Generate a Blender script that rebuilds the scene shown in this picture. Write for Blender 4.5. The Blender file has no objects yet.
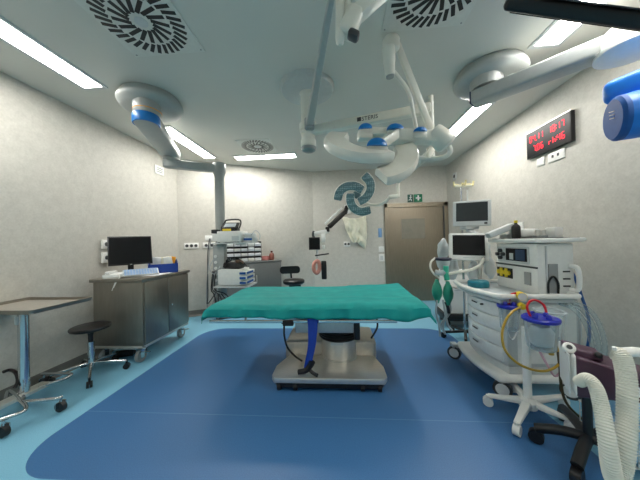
import bpy, bmesh, math, random
from mathutils import Vector, Matrix
random.seed(7)
SC = bpy.context.scene
COL = SC.collection
PI = math.pi
V = Vector

# ------------------------------------------------------------------ camera
CAM_H = 1.33
FPX = 242.0
_y, _p, _r = math.radians(4.12), math.radians(.477), math.radians(-1.43)
FW = V((-math.sin(_y)*math.cos(_p), math.cos(_y)*math.cos(_p), math.sin(_p)))
_rt = V((math.cos(_y), math.sin(_y), 0)); _up = _rt.cross(FW)
RT = math.cos(_r)*_rt + math.sin(_r)*_up
UP = -math.sin(_r)*_rt + math.cos(_r)*_up
CAM = V((0, 0, CAM_H))
cd = bpy.data.cameras.new('camera'); cd.sensor_width = 36; cd.lens = FPX/640*36
cd.clip_start = .02; cd.clip_end = 60
co = bpy.data.objects.new('camera', cd); COL.objects.link(co)
co.matrix_world = Matrix((( RT.x, UP.x, -FW.x, 0), (RT.y, UP.y, -FW.y, 0), (RT.z, UP.z, -FW.z, CAM_H), (0, 0, 0, 1)))
SC.camera = co
SC.view_settings.view_transform = 'Standard'
SC.view_settings.look = 'None'
SC.view_settings.gamma = 1
SC.view_settings.use_curve_mapping = False
SC.view_settings.exposure = 1.6

def at(x, y, t):
    "surveyed point of the room: image ray, distance along the view axis"
    return CAM + t*(FW + (x-320)/FPX*RT + (240-y)/FPX*UP)
def atz(x, y, z):
    r = FW + (x-320)/FPX*RT + (240-y)/FPX*UP
    return CAM + r*((z-CAM_H)/r.z)

# ------------------------------------------------------------------ materials
def lin(c):
    return tuple(((v/255)/12.92 if v/255 <= .04045 else ((v/255+.055)/1.055)**2.4) for v in c) + (1,)
MATS = {}
def mat(name, rgb, rough=.5, metal=0., noise=.04, scale=30., bump=0., spec=.5, coat=0., aniso=None, emit=None):
    if name in MATS: return MATS[name]
    m = bpy.data.materials.new(name); m.use_nodes = True
    nt = m.node_tree; b = nt.nodes['Principled BSDF']
    c = lin(rgb)
    b.inputs['Roughness'].default_value = rough
    b.inputs['Metallic'].default_value = metal
    b.inputs['Specular IOR Level'].default_value = spec
    b.inputs['Coat Weight'].default_value = coat
    tc = nt.nodes.new('ShaderNodeTexCoord')
    n = nt.nodes.new('ShaderNodeTexNoise'); n.inputs['Scale'].default_value = scale; n.inputs['Detail'].default_value = 3
    if aniso:
        mp = nt.nodes.new('ShaderNodeMapping'); mp.inputs['Scale'].default_value = aniso
        nt.links.new(tc.outputs['Object'], mp.inputs['Vector']); nt.links.new(mp.outputs['Vector'], n.inputs['Vector'])
    else:
        nt.links.new(tc.outputs['Object'], n.inputs['Vector'])
    r = nt.nodes.new('ShaderNodeValToRGB')
    r.color_ramp.elements[0].position = .3; r.color_ramp.elements[1].position = .7
    r.color_ramp.elements[0].color = tuple(v*(1-noise) for v in c[:3])+(1,)
    r.color_ramp.elements[1].color = tuple(min(1, v*(1+noise)) for v in c[:3])+(1,)
    nt.links.new(n.outputs['Fac'], r.inputs['Fac']); nt.links.new(r.outputs['Color'], b.inputs['Base Color'])
    if bump:
        bp = nt.nodes.new('ShaderNodeBump'); bp.inputs['Strength'].default_value = bump; bp.inputs['Distance'].default_value = .01
        nt.links.new(n.outputs['Fac'], bp.inputs['Height']); nt.links.new(bp.outputs['Normal'], b.inputs['Normal'])
    if emit:
        b.inputs['Emission Color'].default_value = lin(emit[0]); b.inputs['Emission Strength'].default_value = emit[1]
    MATS[name] = m
    return m
def clear_mat(name, rgb, mixf=.2, rough=.08):
    m = bpy.data.materials.new(name); m.use_nodes = True; nt = m.node_tree; nt.nodes.clear()
    o = nt.nodes.new('ShaderNodeOutputMaterial'); mx = nt.nodes.new('ShaderNodeMixShader')
    t = nt.nodes.new('ShaderNodeBsdfTransparent'); t.inputs['Color'].default_value = lin(rgb)
    p = nt.nodes.new('ShaderNodeBsdfPrincipled'); p.inputs['Base Color'].default_value = lin((225, 232, 235)); p.inputs['Roughness'].default_value = rough
    f = nt.nodes.new('ShaderNodeLayerWeight'); f.inputs['Blend'].default_value = .35
    a = nt.nodes.new('ShaderNodeMath'); a.operation = 'MULTIPLY_ADD'; a.inputs[1].default_value = .6; a.inputs[2].default_value = mixf
    a.use_clamp = True
    nt.links.new(f.outputs['Facing'], a.inputs[0]); nt.links.new(a.outputs[0], mx.inputs['Fac'])
    nt.links.new(t.outputs[0], mx.inputs[1]); nt.links.new(p.outputs[0], mx.inputs[2]); nt.links.new(mx.outputs[0], o.inputs['Surface'])
    return m

STEEL = mat('brushed_steel', (224, 221, 214), .34, .8, .05, 14, aniso=(1, 6, 1))
DSTEEL = mat('cabinet_steel', (152, 147, 138), .38, .9, .05, 8, aniso=(4, 4, .6))
DOORST = mat('door_steel', (150, 140, 124), .40, .9, .07, 5, aniso=(9, 1, 1))
CHROME = mat('chrome', (205, 208, 210), .12, 1, .03)
WHITE = mat('white_enamel', (238, 238, 234), .32, 0, .02)
LAMPW = mat('lamp_shell_white', (226, 225, 214), .3, 0, .02)
OFFW = mat('device_white', (232, 233, 229), .4, 0, .03)
PALEG = mat('pale_grey_plastic', (202, 206, 206), .42, 0, .03)
MIDG = mat('mid_grey_paint', (150, 153, 152), .42, 0, .03)
PENDG = mat('pendant_grey', (168, 172, 170), .38, .1, .03)
DARKG = mat('dark_grey_plastic', (62, 64, 66), .45, 0, .05)
CABG = mat('grey_laminate', (112, 114, 112), .5, 0, .04)
BLACK = mat('black_plastic', (18, 18, 20), .42, 0, .1)
BLKSH = mat('black_leatherette', (26, 26, 28), .35, 0, .1, 60, bump=.1)
SCREEN = mat('dark_screen', (12, 13, 15), .35, 0, .05, spec=.25)
SCREENG = mat('grey_screen', (62, 66, 68), .3, 0, .05, spec=.3)
BLUE = mat('blue_cap', (14, 118, 196), .35, 0, .05)
BLUEBR = mat('bright_blue_cover', (24, 124, 220), .4, 0, .05)
BLUEDK = mat('deep_blue_cover', (12, 84, 160), .6, 0, .06)
BLUELID = mat('lid_blue', (34, 46, 170), .3, 0, .06)
BIN = mat('bin_blue', (24, 62, 150), .4, 0, .06)
STRAPB = mat('strap_blue', (24, 66, 170), .7, 0, .1, 80)
TEALLID = mat('teal_soda', (20, 116, 132), .35, 0, .08)
DRAPE = mat('green_drape', (0, 150, 146), .75, 0, .10, 9, bump=.25)
YELL = mat('hose_yellow', (176, 144, 44), .4, 0, .1)
YELLB = mat('bright_yellow', (232, 205, 40), .4, 0, .05)
RED = mat('tube_red', (196, 24, 36), .35, 0, .06)
PURP = mat('purple_housing', (74, 46, 66), .4, 0, .06)
PINK = mat('pinkish_lens_cover', (200, 140, 126), .4, 0, .1)
CREAM = mat('cream_plastic', (240, 237, 216), .45, 0, .06, 20, bump=.3)
PAPER = mat('white_paper', (236, 238, 240), .7, 0, .02)
LBLUE = mat('pale_blue_pack', (150, 190, 220), .35, 0, .14, 14, bump=.5)
GREENB = mat('green_bag', (30, 140, 116), .4, 0, .1)
GREENS = mat('exit_green', (0, 120, 84), .5, 0, .03)
HOSEW = mat('white_hose', (226, 224, 212), .5, 0, .03)
LEDLENS = mat('lamp_lens', (96, 116, 120), .25, 0, .1)
BROWN = mat('brown_bottle', (86, 40, 26), .25, 0, .1)
ORANGE = mat('orange_pack', (236, 160, 40), .5, 0, .1)
BLUEH = mat('hose_blue', (30, 84, 150), .4, 0, .05)
BASEB = mat('baseboard_grey', (112, 110, 104), .5, 0, .05)
REDLED = mat('red_led', (255, 20, 50), .5, 0, 0, emit=((255, 18, 52), .42))
CLEAR = clear_mat('clear_plastic', (240, 246, 248), .07)
BAGC = clear_mat('bag_film', (240, 244, 244), .5, .15)
CLEARW = clear_mat('milky_plastic', (235, 240, 240), .45, .2)
GLASS = mat('frosted_pane', (138, 134, 122), .12, .2, .08, 12)

# lens with rows of small dots
def lens_mat():
    m = bpy.data.materials.new('led_lens_dots'); m.use_nodes = True; nt = m.node_tree; b = nt.nodes['Principled BSDF']
    tc = nt.nodes.new('ShaderNodeTexCoord'); vo = nt.nodes.new('ShaderNodeTexVoronoi'); vo.inputs['Scale'].default_value = 40; vo.inputs['Randomness'].default_value = .25
    cr = nt.nodes.new('ShaderNodeValToRGB')
    cr.color_ramp.elements[0].position = .25; cr.color_ramp.elements[0].color = lin((156, 178, 180))
    cr.color_ramp.elements[1].position = .5; cr.color_ramp.elements[1].color = lin((104, 130, 136))
    nt.links.new(tc.outputs['Object'], vo.inputs['Vector']); nt.links.new(vo.outputs['Distance'], cr.inputs['Fac'])
    nt.links.new(cr.outputs['Color'], b.inputs['Base Color']); b.inputs['Roughness'].default_value = .2
    return m
LENSD = lens_mat()

def wall_mat():
    m = bpy.data.materials.new('wall_vinyl'); m.use_nodes = True; nt = m.node_tree; b = nt.nodes['Principled BSDF']
    tc = nt.nodes.new('ShaderNodeTexCoord')
    n1 = nt.nodes.new('ShaderNodeTexNoise'); n1.inputs['Scale'].default_value = 14; n1.inputs['Detail'].default_value = 6; n1.inputs['Roughness'].default_value = .65
    n2 = nt.nodes.new('ShaderNodeTexNoise'); n2.inputs['Scale'].default_value = 55; n2.inputs['Detail'].default_value = 2
    ad = nt.nodes.new('ShaderNodeMix'); ad.data_type = 'FLOAT'; ad.inputs[0].default_value = .4
    cr = nt.nodes.new('ShaderNodeValToRGB')
    cr.color_ramp.elements[0].position = .34; cr.color_ramp.elements[0].color = lin((188, 185, 176))
    cr.color_ramp.elements[1].position = .66; cr.color_ramp.elements[1].color = lin((205, 202, 193))
    nt.links.new(tc.outputs['Object'], n1.inputs['Vector']); nt.links.new(tc.outputs['Object'], n2.inputs['Vector'])
    nt.links.new(n1.outputs['Fac'], ad.inputs[2]); nt.links.new(n2.outputs['Fac'], ad.inputs[3])
    nt.links.new(ad.outputs[0], cr.inputs['Fac']); nt.links.new(cr.outputs['Color'], b.inputs['Base Color'])
    b.inputs['Roughness'].default_value = .55
    return m
WALL = wall_mat()
CEIL = mat('ceiling_paint', (212, 211, 203), .55, 0, .015, 3)

FX0, FX1, FY0, FY1, FR = -2.07, 1.53, 1.29, 3.73, .33
def floor_mat():
    m = bpy.data.materials.new('floor_vinyl'); m.use_nodes = True; nt = m.node_tree; b = nt.nodes['Principled BSDF']; L = nt.links.new
    def M(op, a, bb=None, c=None):
        n = nt.nodes.new('ShaderNodeMath'); n.operation = op
        for i, v in enumerate((a, bb, c)):
            if v is None: continue
            if isinstance(v, (int, float)): n.inputs[i].default_value = v
            else: L(v, n.inputs[i])
        return n.outputs[0]
    tc = nt.nodes.new('ShaderNodeTexCoord'); sx = nt.nodes.new('ShaderNodeSeparateXYZ'); L(tc.outputs['Object'], sx.inputs[0])
    cx, cy, bx, by = (FX0+FX1)/2, (FY0+FY1)/2, (FX1-FX0)/2-FR, (FY1-FY0)/2-FR
    qx = M('MAXIMUM', M('SUBTRACT', M('ABSOLUTE', M('SUBTRACT', sx.outputs[0], cx)), bx), 0.)
    qy = M('MAXIMUM', M('SUBTRACT', M('ABSOLUTE', M('SUBTRACT', sx.outputs[1], cy)), by), 0.)
    d = M('SQRT', M('ADD', M('MULTIPLY', qx, qx), M('MULTIPLY', qy, qy)))
    inside = M('LESS_THAN', d, FR)
    n = nt.nodes.new('ShaderNodeTexNoise'); n.inputs['Scale'].default_value = 160; n.inputs['Detail'].default_value = 2; L(tc.outputs['Object'], n.inputs['Vector'])
    def ramp(a, c):
        r = nt.nodes.new('ShaderNodeValToRGB'); r.color_ramp.elements[0].position = .3; r.color_ramp.elements[1].position = .7
        r.color_ramp.elements[0].color = lin(a); r.color_ramp.elements[1].color = lin(c); L(n.outputs['Fac'], r.inputs['Fac']); return r.outputs['Color']
    ca = ramp((122, 182, 210), (136, 196, 222)); cb = ramp((54, 104, 156), (64, 116, 168))
    mx = nt.nodes.new('ShaderNodeMix'); mx.data_type = 'RGBA'; L(inside, mx.inputs[0]); L(ca, mx.inputs[6]); L(cb, mx.inputs[7])
    # pale weld seam between two sheets, running across the room
    seam = M('LESS_THAN', M('ABSOLUTE', M('SUBTRACT', sx.outputs[1], 1.84)), .0022)
    mx2 = nt.nodes.new('ShaderNodeMix'); mx2.data_type = 'RGBA'; L(M('MULTIPLY', seam, .35), mx2.inputs[0]); L(mx.outputs[2], mx2.inputs[6]); mx2.inputs[7].default_value = lin((150, 190, 215))
    L(mx2.outputs[2], b.inputs['Base Color']); b.inputs['Roughness'].default_value = .42
    return m
FLOOR = floor_mat()

# ------------------------------------------------------------------ mesh builder
class MB:
    def __init__(s): s.v = []; s.f = []; s.mi = []; s.cur = 0
    def m(s, i): s.cur = i; return s
    def add(s, vs, fs):
        o = len(s.v); s.v += [tuple(v) for v in vs]
        for f in fs: s.f.append(tuple(i+o for i in f)); s.mi.append(s.cur)
        return s
    def box(s, c, d, rz=0, rx=0, ry=0):
        R = Matrix.Rotation(rz, 3, 'Z') @ Matrix.Rotation(ry, 3, 'Y') @ Matrix.Rotation(rx, 3, 'X'); c = V(c)
        vs = [c + R @ V((x*d[0]/2, y*d[1]/2, z*d[2]/2)) for z in (-1, 1) for x, y in ((-1, -1), (1, -1), (1, 1), (-1, 1))]
        return s.add(vs, [(3, 2, 1, 0), (4, 5, 6, 7), (0, 1, 5, 4), (1, 2, 6, 5), (2, 3, 7, 6), (3, 0, 4, 7)])
    def b2(s, lo, hi):
        return s.box([(a+b)/2 for a, b in zip(lo, hi)], [abs(b-a) for a, b in zip(lo, hi)])
    def beam(s, p0, p1, w, h, up=(0, 0, 1)):
        p0, p1 = V(p0), V(p1); d = (p1-p0).normalized(); u = V(up); x = d.cross(u).normalized(); u = x.cross(d)
        vs = [p + x*a*w/2 + u*b*h/2 for p in (p0, p1) for a, b in ((-1, -1), (1, -1), (1, 1), (-1, 1))]
        return s.add(vs, [(3, 2, 1, 0), (4, 5, 6, 7), (0, 1, 5, 4), (1, 2, 6, 5), (2, 3, 7, 6), (3, 0, 4, 7)])
    def taper(s, p0, p1, w0, h0, w1, h1, up=(0, 0, 1)):
        p0, p1 = V(p0), V(p1); d = (p1-p0).normalized(); x = d.cross(V(up)).normalized(); u = x.cross(d)
        vs = [p + x*a*w/2 + u*b*h/2 for p, w, h in ((p0, w0, h0), (p1, w1, h1)) for a, b in ((-1, -1), (1, -1), (1, 1), (-1, 1))]
        return s.add(vs, [(3, 2, 1, 0), (4, 5, 6, 7), (0, 1, 5, 4), (1, 2, 6, 5), (2, 3, 7, 6), (3, 0, 4, 7)])
    def rings(s, rs, cap=True, close=False):
        n = len(rs[0]); o = len(s.v)
        for r in rs: s.v += [tuple(p) for p in r]
        k = len(rs)
        for i in range(k if close else k-1):
            for j in range(n):
                a, b = o+i*n+j, o+i*n+(j+1) % n; j2 = ((i+1) % k)*n
                s.f.append((a, b, o+j2+(j+1) % n, o+j2+j)); s.mi.append(s.cur)
        if cap and not close:
            s.f.append(tuple(o+n-1-j for j in range(n))); s.mi.append(s.cur)
            s.f.append(tuple(o+(k-1)*n+j for j in range(n))); s.mi.append(s.cur)
        return s
    def cyl(s, p0, p1, r0, r1=None, seg=20):
        r1 = r0 if r1 is None else r1
        return s.cone([(p0, r0), (p1, r1)], seg)
    def cone(s, prs, seg=20):
        "chain of (point, radius) along one axis"
        a, b = V(prs[0][0]), V(prs[-1][0]); d = (b-a).normalized()
        x = d.orthogonal().normalized(); y = d.cross(x)
        rs = [[V(p)+r*(math.cos(t)*x+math.sin(t)*y) for t in [2*PI*j/seg for j in range(seg)]] for p, r in prs]
        return s.rings(rs)
    def lathe(s, c, prof, seg=28, axis=(0, 0, 1)):
        d = V(axis).normalized(); x = d.orthogonal().normalized(); y = d.cross(x); c = V(c)
        rs = [[c + d*z + max(r, 1e-4)*(math.cos(t)*x+math.sin(t)*y) for t in [2*PI*j/seg for j in range(seg)]] for r, z in prof]
        return s.rings(rs)
    def tube(s, pts, r, seg=10, smooth=0, close=False, rib=None):
        pts = [V(p) for p in pts]
        if smooth: pts = spline(pts, smooth, close)
        n = len(pts); prev = None; rs = []
        for i, p in enumerate(pts):
            if close: t = (pts[(i+1) % n]-pts[i-1])
            else: t = (pts[min(i+1, n-1)]-pts[max(i-1, 0)])
            t.normalize()
            if prev is None: x = t.orthogonal().normalized()
            else:
                x = prev - t*prev.dot(t)
                x = x.normalized() if x.length > 1e-6 else t.orthogonal().normalized()
            prev = x; y = t.cross(x); rr = r if not callable(r) else r(i/(n-1))
            if rib: rr *= 1 + (rib if i % 2 else -rib)
            rs.append([p + rr*(math.cos(a)*x+math.sin(a)*y) for a in [2*PI*j/seg for j in range(seg)]])
        return s.rings(rs, close=close)
    def prism(s, poly, z0, z1):
        n = len(poly)
        vs = [(x, y, z0) for x, y in poly] + [(x, y, z1) for x, y in poly]
        return s.add(vs, [tuple(range(n-1, -1, -1)), tuple(range(n, 2*n))] + [(i, (i+1) % n, n+(i+1) % n, n+i) for i in range(n)])
    def ball(s, c, r, seg=16, rg=10, M=None):
        c = V(c); r = (r, r, r) if isinstance(r, (int, float)) else r; rs = []
        for i in range(rg+1):
            a = -PI/2 + PI*i/rg; a = max(-PI/2+.02, min(PI/2-.02, a)); ring = []
            for j in range(seg):
                t = 2*PI*j/seg; p = V((r[0]*math.cos(a)*math.cos(t), r[1]*math.cos(a)*math.sin(t), r[2]*math.sin(a)))
                ring.append(c + (M @ p if M else p))
            rs.append(ring)
        return s.rings(rs)
    def sweep(s, pts, nrm, w, h, smooth=4):
        "rounded bar with an 8-sided section swept along pts, flat side facing nrm"
        pts = spline([V(p) for p in pts], smooth); n = len(pts); rs = []; nrm = V(nrm)
        for i, p in enumerate(pts):
            t = (pts[min(i+1, n-1)]-pts[max(i-1, 0)]).normalized(); x = t.cross(nrm).normalized(); u = x.cross(t)
            e = min(i, n-1-i); k = (.86 if e == 0 else 1.)
            sec = [(-.5, -.3), (-.46, -.5), (.46, -.5), (.5, -.3), (.5, .15), (.42, .5), (-.42, .5), (-.5, .15)]
            rs.append([p + x*a*w*k + u*b*h*k for a, b in sec])
        return s.rings(rs)
    def build(s, name, mats, parent=None, smooth=True, bevel=0, seg=2, angle=35, kind=None):
        me = bpy.data.meshes.new(name); me.from_pydata(s.v, [], s.f)
        for m in (mats if isinstance(mats, (list, tuple)) else [mats]): me.materials.append(m)
        for p, i in zip(me.polygons, s.mi): p.material_index = i; p.use_smooth = smooth
        bm = bmesh.new(); bm.from_mesh(me); bmesh.ops.recalc_face_normals(bm, faces=bm.faces)
        if bevel:
            es = [e for e in bm.edges if len(e.link_faces) == 2 and e.calc_face_angle(0) > math.radians(angle)]
            bmesh.ops.bevel(bm, geom=es, offset=bevel, segments=seg, profile=.5, affect='EDGES', clamp_overlap=True)
            for f in bm.faces: f.smooth = smooth
        bm.to_mesh(me); bm.free()
        if smooth: me.set_sharp_from_angle(angle=math.radians(38))
        o = bpy.data.objects.new(name, me); COL.objects.link(o)
        if parent: o.parent = parent
        if kind: o['kind'] = kind
        return o
def spline(P, k, close=False):
    n = len(P); out = []
    for i in range(n if close else n-1):
        a = P[i-1] if (i > 0 or close) else 2*P[0]-P[1]; b = P[i]; c = P[(i+1) % n]
        d = P[(i+2) % n] if (i+2 < n or close) else 2*P[n-1]-P[n-2]
        for j in range(k):
            t = j/k
            out.append(.5*((2*b)+(c-a)*t+(2*a-5*b+4*c-d)*t*t+(3*b-a-3*c+d)*t**3))
    if not close: out.append(P[-1].copy())
    return out
def thing(name, label, cat, loc=(0, 0, 0), rz=0, group=None):
    o = bpy.data.objects.new(name, None); COL.objects.link(o); o.empty_display_size = .1
    o.location = loc; o.rotation_euler = (0, 0, rz); o['label'] = label; o['category'] = cat
    if group: o['group'] = group
    return o
def tag(o, label, cat, group=None):
    o['label'] = label; o['category'] = cat
    if group: o['group'] = group
    return o
def dup(root, loc, rz=None, label=None):
    r = root.copy(); COL.objects.link(r); r.location = loc
    if rz is not None: r.rotation_euler = (0, 0, rz)
    if label: r['label'] = label
    for ch in list(root.children):
        c = ch.copy(); COL.objects.link(c); c.parent = r
        for g in list(ch.children):
            d = g.copy(); COL.objects.link(d); d.parent = c
    return r
def rrect(w, h, r, n=5, c=(0, 0)):
    out = []
    for (sx, sy, a0) in ((1, 1, 0), (-1, 1, PI/2), (-1, -1, PI), (1, -1, 1.5*PI)):
        for i in range(n+1):
            a = a0 + PI/2*i/n
            out.append((c[0]+sx*(w/2-r)+r*math.cos(a), c[1]+sy*(h/2-r)+r*math.sin(a)))
    return out

# ------------------------------------------------------------------ the room
CE = 2.92
YB = -2.3
CORN = [(-2.99, YB), (-2.93, 4.26), (-.53, 5.42), (2.39, 5.42), (2.39, YB)]
def struct(o): o['kind'] = 'structure'; return o
fl = MB().add([(x, y, 0) for x, y in CORN], [(0, 4, 3, 2, 1)]); fl.add([(x, y, -.1) for x, y in CORN], [(0, 1, 2, 3, 4)])
struct(fl.build('floor', FLOOR, smooth=False))
c_ = MB().add([(x, y, CE) for x, y in CORN], [(0, 1, 2, 3, 4)]); c_.add([(x, y, CE+.1) for x, y in CORN], [(0, 4, 3, 2, 1)])
struct(c_.build('ceiling', CEIL, smooth=False))
def wall(name, a, b, z0=0, z1=CE, th=.12):
    a, b = V((*a, 0)), V((*b, 0)); d = (b-a).normalized(); n = V((-d.y, d.x, 0))   # outward
    a2, b2 = a-d*.0, b+d*.0
    vs = [p+V((0, 0, z)) for z in (z0, z1) for p in (a2, b2, b2+n*th, a2+n*th)]
    m = MB().add(vs, [(3, 2, 1, 0), (4, 5, 6, 7), (0, 1, 5, 4), (1, 2, 6, 5), (2, 3, 7, 6), (3, 0, 4, 7)])
    return struct(m.build(name, WALL, smooth=False))
wall('wall_left', CORN[0], CORN[1]); wall('wall_corner', CORN[1], CORN[2]); wall('wall_back', CORN[2], CORN[3])
wall('wall_right', CORN[3], CORN[4]); wall('wall_near', CORN[4], CORN[0])
def baseboard(name, a, b):
    a, b = V((*a, 0)), V((*b, 0)); d = (b-a).normalized(); n = V((d.y, -d.x, 0))   # inward
    prof = [(0, .11), (.006, .11), (.012, .03), (.04, .002), (0, .002)]
    m = MB().rings([[p + n*x + V((0, 0, z)) for x, z in prof] for p in (a, b)])
    return struct(m.build(name, BASEB, smooth=False))
baseboard('baseboard_left', CORN[0], CORN[1]); baseboard('baseboard_corner', CORN[1], CORN[2])
baseboard('baseboard_back', CORN[2], (1.04, 5.42)); baseboard('baseboard_right', CORN[3], CORN[4])

# door in the back wall
yb = 5.42
d = MB()
d.b2((1.04, yb-.05, 0), (1.11, yb, 2.13)); d.b2((2.30, yb-.05, 0), (2.385, yb, 2.13)); d.b2((1.04, yb-.05, 2.04), (2.385, yb, 2.13))
df = struct(d.build('door_1', DOORST, bevel=.004, smooth=False))
lf = MB().b2((1.11, yb-.022, .01), (2.30, yb-.001, 2.04)).build('door_leaf', DOORST, df, smooth=False)
w = MB(); x0, x1, z0, z1 = 1.40, 1.90, 1.35, 1.79
for a, b_ in (((x0-.015, z0-.015), (x1+.015, z0)), ((x0-.015, z1), (x1+.015, z1+.015)), ((x0-.015, z0), (x0, z1)), ((x1, z0), (x1+.015, z1))):
    w.b2((a[0], yb-.03, a[1]), (b_[0], yb-.02, b_[1]))
w.build('window_bead', DOORST, df, smooth=False)
MB().b2((x0, yb-.026, z0), (x1, yb-.0225, z1)).build('window_pane', GLASS, df, smooth=False)
MB().b2((2.285, yb-.056, .02), (2.302, yb-.022, 2.04)).build('door_seal', DARKG, df, smooth=False)

# ------------------------------------------------------------------ ceiling lights
EMIT = bpy.data.materials.new('light_diffuser'); EMIT.use_nodes = True
_b = EMIT.node_tree.nodes['Principled BSDF']; _b.inputs['Base Color'].default_value = (.9, .9, .9, 1)
_b.inputs['Emission Color'].default_value = (1, .975, .92, 1); _b.inputs['Emission Strength'].default_value = 13
EMITS = {}
def lamp_mat(k):
    if k not in EMITS:
        EMITS[k] = EMIT.copy(); EMITS[k].node_tree.nodes['Principled BSDF'].inputs['Emission Strength'].default_value = k
    return EMITS[k]
def light(loc, lx, ly, label, k=11):
    t = thing('ceiling_light', label, 'light', loc, 0, 'ceiling light strips')
    f = MB(); w_ = .03
    f.b2((-lx/2-w_, -ly/2-w_, -.014), (lx/2+w_, -ly/2, 0)); f.b2((-lx/2-w_, ly/2, -.012), (lx/2+w_, ly/2+w_, 0))
    f.b2((-lx/2-w_, -ly/2, -.012), (-lx/2, ly/2, 0)); f.b2((lx/2, -ly/2, -.012), (lx/2+w_, ly/2, 0))
    f.build('frame', PALEG, t, smooth=False)
    MB().add([(sx*(lx/2-i), sy*(ly/2-i), z) for z, i in ((-.001, 0), (-.006, .004)) for sx, sy in ((-1, -1), (1, -1), (1, 1), (-1, 1))], [(3, 2, 1, 0), (4, 5, 6, 7), (0, 1, 5, 4), (1, 2, 6, 5), (2, 3, 7, 6), (3, 0, 4, 7)]).build('diffuser', lamp_mat(k), t, smooth=False)
    return t
L0 = light((-2.36, 1.61, CE), .19, 1.2, 'long ceiling light strip along the left wall, nearest, at the upper left of the photo')
light((-2.28, 3.66, CE), .19, 1.2, 'ceiling light strip partly behind the round mount of the left boom', 9)
dup(L0, (1.76, 1.52, CE), 0, 'ceiling light strip above the right boom, crossed by the black monitor edge')
light((1.76, 3.58, CE), .19, 1.2, 'ceiling light strip on the right between lamp hub and right boom end', 15)
light((-1.28, 4.34, CE), 1.1, .19, 'crosswise ceiling light strip at the back beside the small vent', 15)
dup(L0, (-2.36, -.75, CE), 0, 'unseen fill light strip added at the ceiling on the left behind the camera')  # added out of view to brighten the faces turned towards the camera
dup(L0, (1.76, -.75, CE), 0, 'unseen fill light strip added at the ceiling on the right behind the camera')  # unseen twin of the left strip, added as fill for the right side


# ------------------------------------------------------------------ swirl air vents
def vent(loc, s, label):
    t = thing('ceiling_vent', label, 'air vent', loc, 0, 'square swirl air vents')
    MB().b2((-s/2, -s/2, -.008), (s/2, s/2, 0)).build('plate', mat('vent_plate', (216, 217, 210), .5), t, bevel=.003, smooth=False)
    k = s/.6; m = MB()
    for i in range(32):
        a = 2*PI*i/32; r = .24*k
        m.box((r*math.cos(a), r*math.sin(a), -.0085), (.092*k, .026*k, .003), a+.38)
    for i in range(16):
        a = 2*PI*(i+.5)/16; r = .125*k
        m.box((r*math.cos(a), r*math.sin(a), -.0085), (.115*k, .027*k, .003), a+.28)
    m.build('slots', BLACK, t, smooth=False)
    MB().lathe((0, 0, -.012), [(0, -.004), (.02*k, -.004), (.042*k, 0), (.042*k, .006), (0, .006)], 20).build('hub', PALEG, t)
    sc = MB()
    for x in (-1, 1):
        for y in (-1, 1): sc.cyl((x*s*.46, y*s*.46, -.011), (x*s*.46, y*s*.46, -.007), .006, seg=8)
    sc.build('screws', MIDG, t)
    return t
V0 = vent((-1.34, 1.60, CE), .6, 'square swirl air vent above the left boom mount, near the left light strip')
dup(V0, (.67, 1.56, CE), 0, 'square swirl air vent at the top edge above the white lamp arm')
vent((-1.26, 3.86, CE), .54, 'small far swirl air vent beside the crosswise light strip')

# ------------------------------------------------------------------ left supply boom
def bell(t, r=.29):
    MB().lathe((0, 0, 0), [(0, 0), (r*.9, 0), (r, -.06), (r, -.08), (r*.95, -.11), (r*.8, -.14), (r*.45, -.16), (0, -.16)], 40).build('ceiling_mount', PENDG, t)
t = thing('supply_boom', 'grey jointed ceiling boom with blue end cap, on the left above the steel cabinet', 'medical boom', (-1.96, 2.46, CE))
o_ = V((-1.96, 2.46, CE))
bell(t, .30)
A0 = V((-1.89, 2.30, 2.605)); A1 = V((-2.28, 3.2, 2.605)); B1 = V((-1.74, 3.5, 2.46))
MB().lathe(V((-1.91, 2.34, 2.8))-o_, [(.11, .03), (.125, 0), (.125, -.12), (.115, -.14), (0, -.14)], 28).build('swivel', PENDG, t)
MB().lathe(V((-1.91, 2.34, 2.708))-o_, [(.1275, 0), (.1275, -.008), (0, -.008)], 28).build('swivel_ring', ORANGE, t)
def oarm(p0, p1, w, h, mats, t, name):
    d = (p1-p0).normalized(); n = V((-d.y, d.x, 0)); L = (p1-p0).length; poly = []
    for i in range(13): a = PI/2 + PI*i/12; poly.append((w/2*math.cos(a), w/2*math.sin(a)))
    for i in range(13): a = -PI/2 + PI*i/12; poly.append((L+w/2*math.cos(a), w/2*math.sin(a)))
    m = MB().prism(poly, -h/2, h/2); m.v = [tuple(p0 - o_ + d*x + n*y + V((0, 0, z))) for x, y, z in m.v]
    return m.build(name, mats, t, bevel=.02, seg=3)
oarm(A0, A1, .23, .11, PENDG, t, 'upper_arm')
dd = (A1-A0).normalized()
MB().lathe(A0-o_, [(.116, -.052), (.12, -.042), (.12, .03), (.116, .04)], 32).build('blue_end_cap', BLUE, t)
MB().lathe(A1-o_+V((0, 0, -.06)), [(.1, 0), (.1, -.03), (.085, -.05), (0, -.05)], 24).build('elbow', PENDG, t)
oarm(V((-2.30, 3.17, 2.46)), B1, .13, .11, PENDG, t, 'lower_arm')
MB().lathe(B1-o_+V((0, 0, .03)), [(0, .06), (.085, .055), (.095, .04), (.095, -.08), (.075, -.12), (.07, -.16), (0, -.16)], 26).build('wrist_joint', PENDG, t)
pm = MB().cyl(B1-o_+V((0, 0, -.12)), V((B1.x, B1.y, .55))-o_, .068, seg=20)
pm.build('drop_tube', PENDG, t)
hp = V((B1.x, B1.y, 0))-o_
MB().box(hp+V((.03, -.09, 1.02)), (.17, .1, .62)).build('service_head', PENDG, t, bevel=.012)
for i in range(5): MB().cyl(hp+V((-.01, -.141, .82+i*.085)), hp+V((-.01, -.15, .82+i*.085)), .022, seg=14).build('gas_outlet', OFFW, t)
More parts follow.
